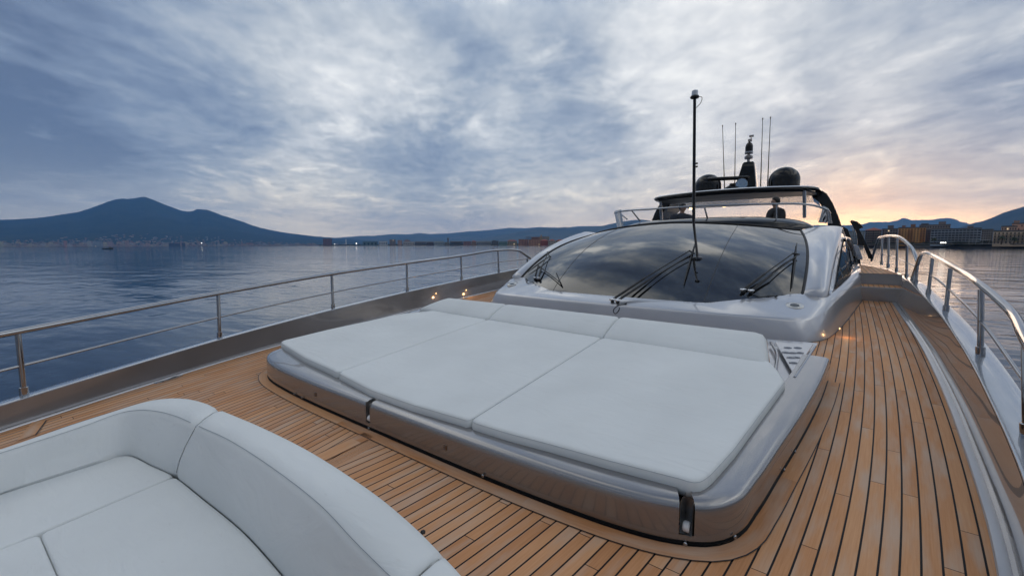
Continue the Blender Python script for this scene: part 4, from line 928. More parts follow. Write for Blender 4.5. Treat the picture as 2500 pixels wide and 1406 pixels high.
def mountain(name, prof, dist, foot, m_, jag=.35, step=3.0, rows=18):
    u0, u1 = prof[0][0], prof[-1][0]; n = int((u1 - u0) / step); grid = []
    for i in range(n + 1):
        u = lerp(u0, u1, i / n); v = interp(prof, u)
        v += (noise.fractal(Vector((u * .09, dist * .01, 0)), 1, 2, 4) * 1.0) * jag
        top = PD(u, v, dist); top.z = max(top.z, WATER - 2); col_ = []
        for k in range(rows + 1):
            t = k / rows; dd = lerp(foot, dist, t); p = PD(u, 600, dd)
            nn = noise.fractal(Vector((p.x * .0012, p.y * .0012, 3.3)), 1, 2, 5)
            h = (top.z - WATER) * (t ** 1.35) * (1 + .16 * nn * math.sin(math.pi * t)) * .985 ** (0 if k == rows else 1)
            col_.append(Vector((p.x, p.y, WATER - 1 + h + (1 if k == rows else 0))))
        for k in (1, 2): p = PD(u, 600, dist * (1 + .12 * k)); col_.append(Vector((p.x, p.y, WATER - 1 + (top.z - WATER) * (1 - .5 * k) * (.98 if k == 1 else 1))))
        grid.append(col_)
    b = MB(); b.loft(grid); return tag(b.build(name, m_, None, smooth=180), kind='structure')
VES = [(-500, 560), (-300, 552), (-150, 545), (0, 537), (48, 535.8), (96, 532.6), (128, 529), (160, 524), (198, 518.5), (224, 511), (250, 502), (275, 493), (293, 487.4), (313.6, 485.5), (323, 486.5), (342, 484.6), (352, 482), (366, 481.4), (384, 488.4), (410, 499.6), (429, 507), (448, 514), (464, 517), (477, 516), (488, 510.8), (512, 512.4), (528, 518), (547, 526), (570, 533), (598, 542), (618, 550), (640, 556.6), (672, 563.6), (704, 569), (736, 573), (768, 577), (800, 579.3), (860, 584), (930, 590), (1000, 594)]
mountain('hill', VES, 12000, 7000, WOOD, .5)
mountain('hill', [(780, 584), (831, 580), (885, 576), (918, 575.5), (960, 571.6), (999, 572.5), (1024.5, 569), (1050, 571.6), (1095, 570), (1137, 565.6), (1185, 562.6), (1230, 558), (1242, 556), (1281, 557.5), (1314, 554.5), (1344, 555.5), (1380, 556), (1413, 552.4), (1446, 552.4), (1520, 550), (1700, 548), (1900, 550), (2060, 550), (2102, 547.7), (2118.7, 542.4), (2154, 541.8), (2167, 542.4), (2177.5, 539.8), (2187.6, 537.6), (2199.3, 532.3), (2207.7, 533.8), (2219.5, 537.6), (2248, 537), (2273, 536.8), (2281.7, 534.3), (2303.5, 532.6), (2315, 532.8), (2328.7, 536.5), (2338.8, 541.8), (2352, 543.5), (2362, 547.4), (2400, 552), (2600, 560)], 15000, 9500, ROCK, .5)
mountain('hill', [(1120, 594), (1170, 584.5), (1218, 575.5), (1260, 568), (1290, 560.5), (1320, 557), (1350, 557), (1380, 554.5), (1395, 556.6), (1440, 553), (1470, 551.5), (1490, 547), (1510, 542), (1560, 536), (1640, 545), (1800, 560), (2000, 585)], 11000, 7000, ROCK, .4)
mountain('hill', [(2240, 592), (2300, 570), (2342, 555), (2362, 547.7), (2375.8, 543.5), (2392.6, 540), (2409.4, 534), (2426, 526.7), (2439.7, 520), (2465, 512), (2500, 502), (2560, 488), (2700, 470), (2900, 480), (3200, 560)], 8200, 3500, WOOD, .5)
mountain('hill', [(3000, 585), (3300, 560), (3700, 530), (4300, 500), (5000, 530), (5600, 590)], 6000, 3200, WOOD, .5, 20)
# the wooded coast the right side window mirrors
def coast(name, pts, depth, ztop, m_):
    b = MB(); f = [PD(u, 600, d) for u, d in pts]; bk = [PD(u, 600, d + depth) for u, d in pts]
    b.loft([[Vector((p.x, p.y, WATER - .5)) for p in f], [Vector((p.x, p.y, ztop)) for p in f], [Vector((p.x, p.y, ztop + .3)) for p in bk], [Vector((p.x, p.y, WATER - .5)) for p in bk]])
    return tag(b.build(name, m_, None, smooth=30), kind='structure')
STONE = mat('quay_stone', (.13, .12, .11), .85, var=.25, vscale=.15, bump=.4, bscale=.5)
EARTH = mat('shore_ground', (.10, .10, .085), .9, var=.3, vscale=.01)
coast('quay', [(2000, 560), (2080, 540), (2200, 505), (2320, 470), (2500, 440), (2700, 400), (3000, 380)], 400, 0.1, STONE)
coast('shore', [(780, 3300), (900, 2900), (1050, 2300), (1200, 1900), (1330, 1480), (1500, 1250), (1700, 1150), (2000, 900)], 900, -.9, EARTH)
coast('shore', [(-500, 6900), (0, 6900), (300, 6900), (500, 6600), (700, 5600), (820, 4400), (900, 3900)], 1500, -.8, EARTH)

# ------------------------------------------------------------------ BUILDINGS
_mc = {}
def wallm(col, v=.12):
    k = tuple(round(c, 3) for c in col)
    if k not in _mc: _mc[k] = mat('wall_render', col, .85, var=v, vscale=.12)
    return _mc[k]
WINM = mat('window_glass', (.015, .018, .022), .15); FRM = mat('window_frame_paint', (.35, .34, .32), .6); TILE = mat('roof_tiles', (.26, .075, .045), .8, var=.25, vscale=.6); FLATR = mat('flat_roof', (.12, .115, .11), .9, var=.2, vscale=.2)
BALC = mat('balcony_slab', (.30, .28, .26), .8); LITW = mat('lit_window', (.9, .7, .4), .5, emit=(1, .72, .4), estr=.7)
_wm = {}
def win_mesh(w, h, kind, m_):
    key = (round(w, 2), round(h, 2), kind, m_.name)
    if key in _wm: return _wm[key]
    b = MB(); b.add([(-w/2, -.06, 0), (w/2, -.06, 0), (w/2, -.06, h), (-w/2, -.06, h), (-w/2, .05, 0), (w/2, .05, 0), (w/2, .05, h), (-w/2, .05, h)], [(0,1,2,3), (4,5,1,0), (3,2,6,7), (0,3,7,4), (1,5,6,2)])
    me = bpy.data.meshes.new(kind); me.from_pydata([tuple(x) for x in b.v], [], b.f); me.materials.append(m_); _wm[key] = me; return me
def bal_mesh(w, m_):
    key = ('b', round(w, 2), m_.name)
    if key in _wm: return _wm[key]
    b = MB(); b.box((0, -.65, -.08), (w, 1.3, .16)); b.box((0, -1.27, .45), (w, .06, .12)); b.box((0, -1.27, .95), (w, .07, .08)); k = max(3, int(w / .5))
    for i in range(k + 1): b.box((-w/2 + w * i / k, -1.27, .45), (.07, .05, 1.0))
    me = bpy.data.meshes.new('balcony'); me.from_pydata([tuple(x) for x in b.v], [], b.f); me.materials.append(m_); _wm[key] = me; return me
def building(u0, u1, vt, dist, depth, col, label, cat='building', floors=6, bays=8, roof='flat', balc='', zb=.1, winw=.4, winh=.5, extra=(), group=None, name='apartment_building', turn=0.0, skip=0, balcm=None):
    p0, p1 = PD(u0, 600, dist), PD(u1, 600, dist); p0.z = p1.z = 0
    um = (u0 + u1) / 2; top = PD(um, vt, dist).z; ex = (p1 - p0); w = ex.length; ex.normalize()
    if turn: ex = Matrix.Rotation(turn, 3, 'Z') @ ex
    ey = Vector((-ex.y, ex.x, 0)); o = (p0 + p1) / 2; o.z = zb; H_ = top - zb
    rotz = math.atan2(ex.y, ex.x)
    root = empty(name, o)
    T = lambda x, y, z: o + ex * x + ey * y + Vector((0, 0, z))
    def bx(mb, x0, x1, y0, y1, z0, z1):
        vs = [T(x, y, z) for x in (x0, x1) for y in (y0, y1) for z in (z0, z1)]; mb.add(vs, [(0,1,3,2), (4,6,7,5), (0,4,5,1), (2,3,7,6), (0,2,6,4), (1,5,7,3)])
    b = MB(); bx(b, -w/2, w/2, 0, depth, -1.5, H_); wl = b.build('wall', wallm(col), root, smooth=0)
    if roof == 'hip':
        b = MB(); e = .6; rh = min(depth, w) * .16 + .6; vs = [T(-w/2-e, -e, H_), T(w/2+e, -e, H_), T(w/2+e, depth+e, H_), T(-w/2-e, depth+e, H_), T(-w/2 + depth*.35, depth/2, H_+rh), T(w/2 - depth*.35, depth/2, H_+rh)]
        b.add(vs, [(0,1,5,4), (1,2,5), (2,3,4,5), (3,0,4), (3,2,1,0)]); b.build('roof', TILE, root, smooth=0)
    elif roof == 'gable':
        b = MB(); rh = min(depth, 12) * .2; vs = [T(-w/2-.2, -.3, H_), T(w/2+.2, -.3, H_), T(w/2+.2, depth+.3, H_), T(-w/2-.2, depth+.3, H_), T(-w/2-.2, depth/2, H_+rh), T(w/2+.2, depth/2, H_+rh)]
        b.add(vs, [(0,1,5,4), (1,2,5), (2,3,4,5), (3,0,4), (3,2,1,0)]); b.build('roof', FLATR, root, smooth=0)
    else:
        b = MB(); bx(b, -w/2-.25, w/2+.25, -.25, depth+.25, H_, H_+.35); bx(b, -w/2-.1, w/2+.1, -.1, depth+.1, H_+.35, H_+.8); b.build('roof', FLATR, root, smooth=0)
    for (xa, xb, hh, m_) in extra:
        b = MB(); bx(b, xa*w - w/2, xb*w - w/2, depth*.3, depth*.75, H_+.3, H_+hh); bx(b, xa*w - w/2 - .2, xb*w - w/2 + .2, depth*.3 - .2, depth*.75 + .2, H_+hh, H_+hh+.25); b.build('roof_house', wallm(m_), root, smooth=0)
    fh = H_ / (floors + .15); bw = w / bays
    if floors and bays:
        first = {}
        def put(me, nm, x, z, par=None):
            ob = bpy.data.objects.new(nm, me); COL.objects.link(ob); ob.parent = root; ob.location = Vector((0, 0, 0)) + (ex * x + Vector((0, 0, z))); ob.rotation_euler = (0, 0, rotz); return ob
        for f in range(floors):
            for k in range(bays):
                if skip and random.random() < skip: continue
                x = -w/2 + bw * (k + .5); z = fh * f + fh * .28
                lit = random.random() < .004
                put(win_mesh(bw * winw, fh * winh, 'window', LITW if lit else WINM), 'window', x, z)
        for f in range(1, floors):
            if balc == 'all':
                put(bal_mesh(w * .98, balcm or BALC), 'balcony', 0, fh * f)
            elif balc:
                for (xa, xb) in balc: put(bal_mesh((xb - xa) * w, balcm or BALC), 'balcony', (xa + xb) / 2 * w - w/2, fh * f)
    tag(root, label, cat, group); return root
PG = 'waterfront buildings beyond the right railing'
building(2066, 2109, 566, 540, 16, (.42, .50, .55), 'pale bluish white apartment block half hidden behind the black fin of the yacht', floors=8, bays=7, balc='all', winw=.7, group=PG, balcm=mat('white_balcony', (.6, .63, .65), .6))
building(2110, 2150, 562, 520, 16, (.20, .15, .13), 'brown block of flats with red tiled hip roof behind the far railing', floors=6, bays=7, roof='hip', balc=[(.05, .45), (.55, .95)], winw=.6, group=PG)
building(2151, 2189, 560, 530, 16, (.23, .20, .20), 'dull grey-brown flats with a dark roof house, left of the orange block', floors=6, bays=6, balc=[(.6, .95)], extra=[(.33, .72, 3.4, (.18, .15, .15))], winw=.5, group=PG)
building(2190, 2257, 557, 500, 15, (.66, .33, .12), 'orange six storey apartment block with two small roof houses', floors=7, bays=9, balc=[(.0, .10), (.34, .56), (.80, 1.0)], extra=[(.12, .25, 2.3, (.3, .16, .1)), (.44, .62, 3.2, (.3, .16, .1))], winw=.42, winh=.5, group=PG, balcm=mat('orange_balcony', (.36, .17, .07), .7))
building(2258, 2269, 562, 505, 14, (.13, .10, .10), 'narrow dark flats squeezed between the orange block and the long grey one', floors=6, bays=3, group=PG)
building(2240, 2316, 550, 640, 18, (.24, .20, .18), 'taller brown-grey flats rising behind the gap right of the orange block', floors=6, bays=12, extra=[(.05, .3, 2.0, (.15, .13, .12)), (.62, .85, 3.5, (.25, .2, .18))], group=PG)
building(2270, 2392, 560, 470, 16, (.34, .38, .43), 'long blue-grey block with continuous rows of balconies and flat roof', floors=6, bays=14, balc=[(.11, .95)], winw=.82, winh=.62, extra=[(.73, .85, 2.2, (.2, .18, .18))], group=PG, balcm=mat('grey_balcony', (.30, .32, .35), .7))
building(2393, 2421, 562, 470, 14, (.22, .20, .19), 'small greyish flats between the long grey block and the peach one', floors=6, bays=5, balc=[(.55, .95)], group=PG)
building(2422, 2540, 565, 430, 16, (.68, .49, .34), 'peach coloured old building with rows of small balconies at the right edge', floors=4, bays=12, balc=[(k / 12 + .012, k / 12 + .07) for k in range(12)], winw=.3, winh=.55, group=PG, balcm=mat('iron_balcony', (.06, .055, .05), .6))
building(2440, 2478, 554, 500, 18, (.5, .33, .25), 'pinkish upper block standing behind the peach building, left one', floors=5, bays=6, group=PG)
building(2465, 2500, 547, 520, 18, (.62, .36, .26), 'tallest salmon block behind the peach building at the right edge', floors=6, bays=5, skip=.3, extra=[(.1, .5, 2.6, (.4, .25, .18))], group=PG)
building(2545, 2680, 560, 440, 16, (.36, .32, .28), 'beige waterfront flats just outside the right edge', floors=6, bays=9, group=PG)

CG = 'low buildings along the far harbour shore'
def low(u0, u1, vt, dist, col, label, roof='flat', floors=2, bays=5, depth=25, **k): return building(u0, u1, vt, dist, depth, col, label, roof=roof, floors=floors, bays=bays, group=CG, name='harbour_building', zb=-.9, **k)
low(789, 811, 583, 3700, (.17, .09, .08), 'dark red-brown block on the shore where the volcano slope ends', floors=6, bays=6)
low(886, 922, 590, 3000, (.10, .16, .17), 'long dark teal shed at the start of the harbour shore', floors=1, bays=4)
low(925, 946, 589, 2950, (.45, .47, .48), 'pale shed between the teal shed and the grey block', floors=1, bays=4)
low(951, 966, 585, 2800, (.20, .17, .16), 'grey-brown block standing above the sheds, leftmost of three', floors=5, bays=4)
low(971, 982, 586.5, 2800, (.42, .28, .22), 'small salmon block above the sheds, second of three', floors=4, bays=3)
low(987, 1001, 586.5, 2800, (.40, .27, .22), 'small pinkish block with a roof house above the sheds, third of three', floors=4, bays=4, extra=[(.3, .6, 5, (.3, .2, .17))])
low(984, 1012, 591, 2500, (.40, .38, .36), 'pale low shed in front of the pinkish block', roof='gable', floors=1, bays=5)
low(1013, 1040, 590.5, 2400, (.14, .13, .13), 'dark low warehouse next to the pale shed', roof='gable', floors=1, bays=5)
low(1041, 1059, 591, 2300, (.11, .08, .075), 'dark red warehouse left of the pale green roofed hall', roof='gable', floors=1, bays=4)
low(1060, 1084, 590, 2250, (.30, .34, .34), 'pale grey-green hall with a light roof', roof='gable', floors=1, bays=6)
low(1085, 1098, 591.5, 2200, (.22, .20, .16), 'low ochre house at the foot of the shore tower', floors=1, bays=3)
low(1099, 1130, 590, 2150, (.085, .08, .08), 'long almost black warehouse right of the shore tower', roof='gable', floors=1, bays=7)
low(1131, 1150, 589.5, 2000, (.27, .15, .13), 'pink-red old warehouse by the water', floors=2, bays=5)
low(1151, 1163, 589.5, 1950, (.30, .20, .14), 'ochre house touching the pink-red warehouse', roof='hip', floors=2, bays=4)
low(1164, 1199, 590, 1900, (.24, .25, .25), 'grey hall with light roof near the tall pole', roof='gable', floors=1, bays=7)
low(1200, 1217, 588.5, 1800, (.13, .12, .11), 'dark house with a raised middle left of the green shed', floors=2, bays=4, extra=[(.2, .6, 3, (.12, .1, .1))])
low(1218, 1238, 590.5, 1750, (.16, .24, .21), 'green painted boat shed by the water', floors=1, bays=4)
low(1239, 1262, 588.5, 1700, (.30, .24, .16), 'ochre houses left of the coral coloured terrace', roof='hip', floors=2, bays=5)
low(1266, 1289, 584.5, 1500, (.40, .21, .15), 'coral coloured terrace house left of the half ruined factory', floors=4, bays=6)
low(1290, 1318, 585, 1480, (.45, .24, .15), 'orange-pink terrace house below the half ruined factory', floors=4, bays=7)
low(1319, 1338, 587.5, 1450, (.38, .10, .07), 'house with bright red roof right of the pink terrace', roof='hip', floors=2, bays=4)
low(1339, 1356, 587.5, 1430, (.42, .36, .30), 'cream gabled house between two red roofed ones', roof='hip', floors=2, bays=4)
low(1357, 1383, 588, 1400, (.36, .29, .18), 'yellow ochre village houses just left of the windscreen', roof='hip', floors=3, bays=5)
low(1384, 1420, 586.5, 1400, (.33, .25, .17), 'brown village house partly hidden by the windscreen edge', roof='hip', floors=3, bays=6)
# half ruined factory: solid wing, frame wing
p0, p1 = PD(1284, 600, 1560), PD(1341, 600, 1560); ex = (p1 - p0).normalized(); ex.z = 0; ey = Vector((-ex.y, ex.x, 0)); zt = PD(1310, 577, 1560).z
fo = Vector((p0.x, p0.y, -.9)); fac = empty('factory_ruin', fo); Wd = (p1 - p0).length
def fbx(mb, x0, x1, y0, y1, z0, z1):
    vs = [fo + ex * (x * Wd) + ey * y + Vector((0, 0, z)) for x in (x0, x1) for y in (y0, y1) for z in (z0, z1)]; mb.add(vs, [(0,1,3,2), (4,6,7,5), (0,4,5,1), (2,3,7,6), (0,2,6,4), (1,5,7,3)])
Hf = zt + .9
b = MB()
for i in range(5):
    for y in (0, 8, 16): fbx(b, i * .055, i * .055 + .008, y, y + .6, 0, Hf)
for k in range(1, 7):
    for y in (0, 8, 16): fbx(b, 0, .23, y, y + .5, Hf * k / 6 - .5, Hf * k / 6)
b.build('concrete_frame', wallm((.10, .09, .09)), fac, smooth=0)
b = MB(); fbx(b, .24, .62, 2, 18, 0, Hf * .93); b.build('brick_wing', wallm((.28, .15, .10)), fac, smooth=0)
b = MB(); fbx(b, .60, .70, 0, 16, 0, Hf * 1.03); fbx(b, .63, .68, 2, 10, Hf * 1.03, Hf * 1.16); b.build('stair_tower', wallm((.36, .27, .16)), fac, smooth=0)
b = MB(); fbx(b, .70, 1.0, 1, 18, 0, Hf * .97); b.build('grey_wing', wallm((.24, .22, .20)), fac, smooth=0)
for i in range(6):
    for k in range(5):
        me = win_mesh(2.6, 2.4, 'window', WINM); x = .27 + .06 * i if i < 5 else .65
        ob = bpy.data.objects.new('window', me); COL.objects.link(ob); ob.parent = fac; ob.location = ex * ((x if i < 5 else .65) * Wd) + ey * (1.9 if i < 5 else -.1) + Vector((0, 0, Hf * (.08 + .17 * k))); ob.rotation_euler = (0, 0, math.atan2(ex.y, ex.x))
tag(fac, 'half ruined factory with an open concrete frame rising above the village roofs', 'building')
def tower(name, u, vt, dist, r, label, cat, m_, head=True):
    p = PD(u, 598, dist); p.z = -.9; t = PD(u, vt, dist).z; root = empty(name, p)
    b = MB(); b.lathe(p, [(r, 0), (r * .85, (t - p.z) * .78), (r * .85, (t - p.z) * .8)], 12); b.build('shaft', m_, root)
    if head: b = MB(); b.lathe(p + Vector((0, 0, (t - p.z) * .8)), [(r * .85, 0), (r * 1.3, 1.5), (r * 1.3, (t - p.z) * .18), (r * .4, (t - p.z) * .2)], 12); b.build('top', m_, root)
    tag(root, label, cat)
tower('shore_tower', 1094, 581, 2400, 4.2, 'dark round shore tower with a wider head, above the warehouses', 'tower', wallm((.14, .11, .10)))
tower('mast_pole', 1188, 583, 1900, .5, 'thin tall pole rising from the grey hall on the shore', 'pole', wallm((.1, .1, .1)), False)
tower('lighthouse', 845, 585, 3600, 2.4, 'thin white tower on the low shore left of the harbour sheds', 'tower', wallm((.7, .7, .7)))

# quay wall furniture: palms, trees, cars' lamps, canopy
LEAF = mat('leaf_green', (.035, .05, .025), .7, var=.4, vscale=.5); TRUNK = mat('bark', (.09, .065, .045), .9); LEAFD = mat('leaf_dark', (.022, .032, .018), .8, var=.3, vscale=.4)
def palm(u, vt, dist, label):
    p = PD(u, 597, dist); p.z = .1; t = PD(u, vt, dist).z - 1.2; root = empty('palm_tree', p)
    b = MB(); b.tube([p, Vector((p.x + .2, p.y, lerp(.1, t, .5))), Vector((p.x + .1, p.y, t))], [.35, .26, .22], 8); b.build('trunk', TRUNK, root)
    b = MB(); c = Vector((p.x + .1, p.y, t))
    for i in range(34):
        a = random.random() * 6.283; el = random.uniform(-.5, 1.2); l = random.uniform(1.5, 2.0); d = Vector((math.cos(a), math.sin(a), 0)); s = Vector((-d.y, d.x, 0)); pts = []
        for k in range(6):
            q = k / 5; pts.append(c + d * (l * q * math.cos(el * (1 - q * .5))) + Vector((0, 0, l * q * math.sin(el) * .9 - 1.9 * q * q)))
        for k in range(5):
            w0, w1 = .36 * math.sin(math.pi * (k / 5 * .8 + .15)), .36 * math.sin(math.pi * ((k + 1) / 5 * .8 + .15))
            b.add([pts[k] - s * w0, pts[k] + s * w0 * 1, pts[k+1] + s * w1, pts[k+1] - s * w1], [(0, 1, 2, 3)])
    b.build('crown', LEAF, root, smooth=0); tag(root, label, 'palm tree', 'palms on the waterfront')
def tree(u, vt, dist, label, grp, w=3.0):
    p = PD(u, 597, dist); p.z = .1 if dist < 700 else -.9; t = PD(u, vt, dist).z; h = max(t - p.z, 2); root = empty('tree', p)
    b = MB(); b.tube([p, p + Vector((.1, 0, h * .5)), p + Vector((0, .2, h * .75))], [.22, .15, .06], 7)
    for k in range(4): a = random.random() * 6.28; b.tube([p + Vector((.1, 0, h * (.4 + .08 * k))), p + Vector((math.cos(a) * w * .4, math.sin(a) * w * .4, h * (.6 + .08 * k)))], [.08, .03], 5)
    b.build('trunk', TRUNK, root); b = MB()
    for i in range(260):
        while True:
            q = Vector((random.uniform(-1, 1), random.uniform(-1, 1), random.uniform(-1, 1)))
            if .3 < q.length < 1 + .2 * math.sin(q.x * 9) : break
        c = p + Vector((q.x * w, q.y * w, h * .62 + q.z * h * .38)); n_ = Vector((random.gauss(0, 1), random.gauss(0, 1), random.gauss(0, 1))).normalized(); a = n_.orthogonal().normalized(); d = n_.cross(a); r_ = random.uniform(.2, .5) * w * .22
        b.add([c + a * r_, c + d * r_ * .7, c - a * r_, c - d * r_ * .7], [(0, 1, 2, 3)])
    b.build('crown', LEAFD, root, smooth=0); tag(root, label, 'tree', grp)
palm(2279, 578, 440, 'palm tree in front of the left end of the long blue-grey block')
palm(2444, 573, 410, 'taller palm tree in front of the peach building, left one')
palm(2474, 575, 410, 'palm tree in front of the peach building, nearer the right edge')
for i, (u, vt) in enumerate([(2205, 591), (2225, 590), (2260, 590), (2335, 590), (2350, 591), (2400, 588), (2412, 587), (2432, 590), (2456, 589), (2490, 591), (2136, 590), (2172, 591)]):
    tree(u, vt, 450, 'small dark bushy tree on the waterfront promenade', 'bushy trees on the waterfront', 2.6)
mb = MB(); 
for i in range(60): 
    u = lerp(2100, 2520, i / 59); p = PD(u, 598, lerp(505, 435, i / 59)); mb.box((p.x, p.y, .35), (3.2, 1.6, 1.5 + random.uniform(-.3, .6)), random.random())
tag(mb.build('hedge', LEAFD, None, smooth=0), kind='stuff')
b = MB(); pts = [(2100, 500), (2200, 478), (2320, 455), (2500, 425), (2700, 395)]
f = [PD(u, 600, d) for u, d in pts]; b.loft([[Vector((p.x, p.y, .05)) for p in f], [Vector((p.x, p.y, .85)) for p in f], [Vector((p.x * 1.001, p.y * 1.001 + .3, .85)) for p in f], [Vector((p.x * 1.001, p.y * 1.001 + .3, .05)) for p in f]])
tag(b.build('parapet_wall', STONE, None, smooth=0), 'low stone parapet along the edge of the waterfront quay', 'wall')
LAMPW = mat('white_lamp', (1, 1, 1), .5, emit=(1, .95, .85), estr=2.5)
def lamp_post(u, v, dist, r, label, grp=None):
    p = PD(u, v, dist); root = empty('street_lamp', (p.x, p.y, .1 if dist < 700 else -.9)); b = MB(); b.tube([Vector((p.x, p.y, -.5)), p], .08 if dist < 700 else .3, 6); b.build('pole', TRUNK, root)
    b = MB(); b.lathe(p, [(r * .6, -r), (r, 0), (r * .6, r)], 10); b.build('lamp_head', LAMPW, root); tag(root, label, 'lamp', grp)
for u, l in ((2297.5, 'leftmost of three bright white lamps in front of the long grey block'), (2302.5, 'middle one of three bright white lamps in front of the long grey block'), (2308, 'rightmost of three bright white lamps in front of the long grey block')): lamp_post(u, 592.6, 440, .45, l, 'bright lamps on the promenade')
lamp_post(870, 594.5, 3000, 3.4, 'bright white harbour lamp with a streak of light on the water below it')
lamp_post(817, 596, 3600, 2.4, 'small white lamp on the dark shore left of the bright harbour lamp')
lamp_post(492, 593.5, 6400, 5.5, 'small white light in the shoreline town, below the volcano summit')
b = MB(); p = PD(2390, 592, 425); ex = (PD(2398, 592, 425) - PD(2380, 592, 425)).normalized(); rz = math.atan2(ex.y, ex.x)
cp = empty('canopy', (p.x, p.y, .1)); b.box((p.x, p.y, 3.0), (10, 3, .18), rz); b.build('canopy_roof', wallm((.5, .5, .48)), cp, smooth=0)
for k in range(4):
    q = p + ex * (-4.5 + 3 * k); b = MB(); b.tube([(q.x, q.y, .1), (q.x, q.y, 2.9)], .08, 6); b.build('post', wallm((.4, .4, .4)), cp)
tag(cp, 'pale flat canopy on thin posts on the promenade, left of the peach building', 'canopy')

# the shoreline town under the volcano
cols = [(.30, .26, .22), (.30, .20, .15), (.34, .32, .31), (.27, .16, .12), (.38, .31, .20), (.20, .19, .19), (.34, .22, .17)]
def slope_z(u, d):
    t = max(0, (d - 7000) / 5000); p = PD(u, 600, d); top = PD(u, interp(VES, u), 12000).z
    nn = noise.fractal(Vector((p.x * .0012, p.y * .0012, 3.3)), 1, 2, 5)
    return max(-.8, WATER - 1 + (top - WATER) * t ** 1.35 * (1 + .16 * nn * math.sin(math.pi * t)) + 2)
meshes = []
for k, c in enumerate(cols):
    b = MB(); b.box((0, 0, 7), (16, 14, 16)); b.box((-2, 0, 16), (5, 4, 2.5)); b.box((0, 0, 15.2), (16.6, 14.6, .5)); b.box((10.5, 1, 4), (6, 10, 10))
    for i in range(4):
        for j in range(4): b.box((-6 + 4 * i, -7.05, 2.5 + 3.6 * j), (1.4, .15, 1.6))
    me = bpy.data.meshes.new('town_house'); me.from_pydata([tuple(x) for x in b.v], [], b.f); me.materials.append(wallm(c, .2)); meshes.append(me)
TL = 'tiny pale building of the shoreline town below the volcano'
for i in range(230):
    u = random.uniform(-60, 770); row = random.random(); d = lerp(6950, 7650, row ** 1.8); p = PD(u, 600, d); s = random.uniform(.7, 1.7)
    o = bpy.data.objects.new('town_house', random.choice(meshes)); COL.objects.link(o); o.location = (p.x, p.y, slope_z(u, d)); o.scale = (s * random.uniform(.8, 1.8), s, s * random.uniform(.8, 1.7)); o.rotation_euler = (0, 0, THETA + math.atan((1250 - u) / FPX) + random.uniform(-.3, .3)); tag(o, TL, 'house', 'houses of the shoreline town')
for u0, u1, vt, c, l in [(226, 251, 589, (.30, .31, .31), 'largest grey slab block of the shoreline town, left of the yellow one'), (252, 262, 591, (.50, .40, .22), 'yellowish block right of the grey slab in the shoreline town'), (263, 276, 590, (.42, .28, .24), 'pink block right of the yellowish one in the shoreline town'), (156, 164, 587.5, (.45, .22, .17), 'reddish tower block left of the small fishing boat'), (213, 223, 588.5, (.44, .40, .34), 'pair of cream towers left of the grey slab block'), (305, 316, 587.5, (.42, .27, .2), 'orange-brown block at the centre of the shoreline town'), (0, 9, 590, (.5, .46, .3), 'cream block at the left edge of the picture'), (412, 440, 594, (.07, .06, .07), 'dark pier building standing in front of the shoreline town'), (444, 452, 593, (.07, .06, .07), 'smaller dark pier building beside the larger one')]:
    building(u0, u1, vt, 6900 if vt < 593 and u0 < 400 else 6300, 30, c, l, floors=6, bays=8, zb=-.9, name='town_block', group='larger blocks of the shoreline town', winw=.45)
mb = MB()
for i in range(3600):
    u = random.uniform(-350, 860); q = random.random() ** 2.2; d = lerp(6960, 8500, q ** 1.3)
    if random.random() < q * .75: continue
    p = PD(u, 600, d); w, dd, h = random.uniform(8, 34), random.uniform(8, 20), random.uniform(4, 15) * (1 - q * .4); mb.box((p.x, p.y, slope_z(u, d) + h / 2 - 3), (w, dd, h + 6), random.random() * 3)
tn = mb.build('distant_town', None, None, smooth=0)
for c in cols: tn.data.materials.append(wallm(c, .2))
for i, pl in enumerate(tn.data.polygons): pl.material_index = (i // 6 * 7919) % len(cols)
tag(tn, kind='stuff')
mb = MB()
for i in range(900):
    u = random.uniform(780, 1440); d = interp([(780, 3700), (1050, 2480), (1330, 1600), (1440, 1450)], u) * random.uniform(1.0, 1.12); p = PD(u, 600, d)
    s = random.uniform(2, 7); mb.lathe((p.x, p.y, -1), [(s * 1.2, 0), (s * 1.5, s * .5), (s * 1.0, s * 1.1), (s * .2, s * 1.4)], 6)
tag(mb.build('shore_greenery', LEAFD, None, smooth=0), kind='stuff')

# two small boats
def boat(u, v, L_, label, rz, wheel=True):
    p = PZ(u, v, WATER); root = empty('fishing_boat', p); T = Matrix.Translation(p) @ Matrix.Rotation(rz, 4, 'Z'); b = MB(); rings = []
    for i in range(11):
        t = i / 10; w = L_ * .15 * math.sin(math.pi * min(t * .62 + .28, 1)) ** .8 if t < 1 else .02; zt_ = .10 * L_ + .05 * L_ * t * t
        rings.append([T @ Vector(((t - .5) * L_, -w, zt_)), T @ Vector(((t - .5) * L_ * .95, -w * .7, -.1)), T @ Vector(((t - .5) * L_ * .92, 0, -.3)), T @ Vector(((t - .5) * L_ * .95, w * .7, -.1)), T @ Vector(((t - .5) * L_, w, zt_))])
    b.loft(rings, True, True); b.build('hull', mat('boat_paint', (.03, .04, .05), .5), root)
    if wheel:
        b = MB(); c = T @ Vector((L_ * .22, 0, L_ * .17)); b.box(c, (L_ * .2, L_ * .14, L_ * .14), rz); b.box(c + Vector((0, 0, L_ * .075)), (L_ * .23, L_ * .17, L_ * .015), rz); b.build('wheelhouse', mat('boat_cabin', (.12, .14, .16), .5), root)
        b = MB(); b.tube([c, c + Vector((0, 0, L_ * .16))], L_ * .007, 6); b.build('mast', TRUNK, root)
    tag(root, label, 'boat')
boat(263, 608.0, 13, 'small dark fishing boat with wheelhouse on the calm water below the volcano', THETA + .75)
boat(1320, 601.2, 4.5, 'tiny dark rowing boat on the water in front of the village', THETA + .1, False)

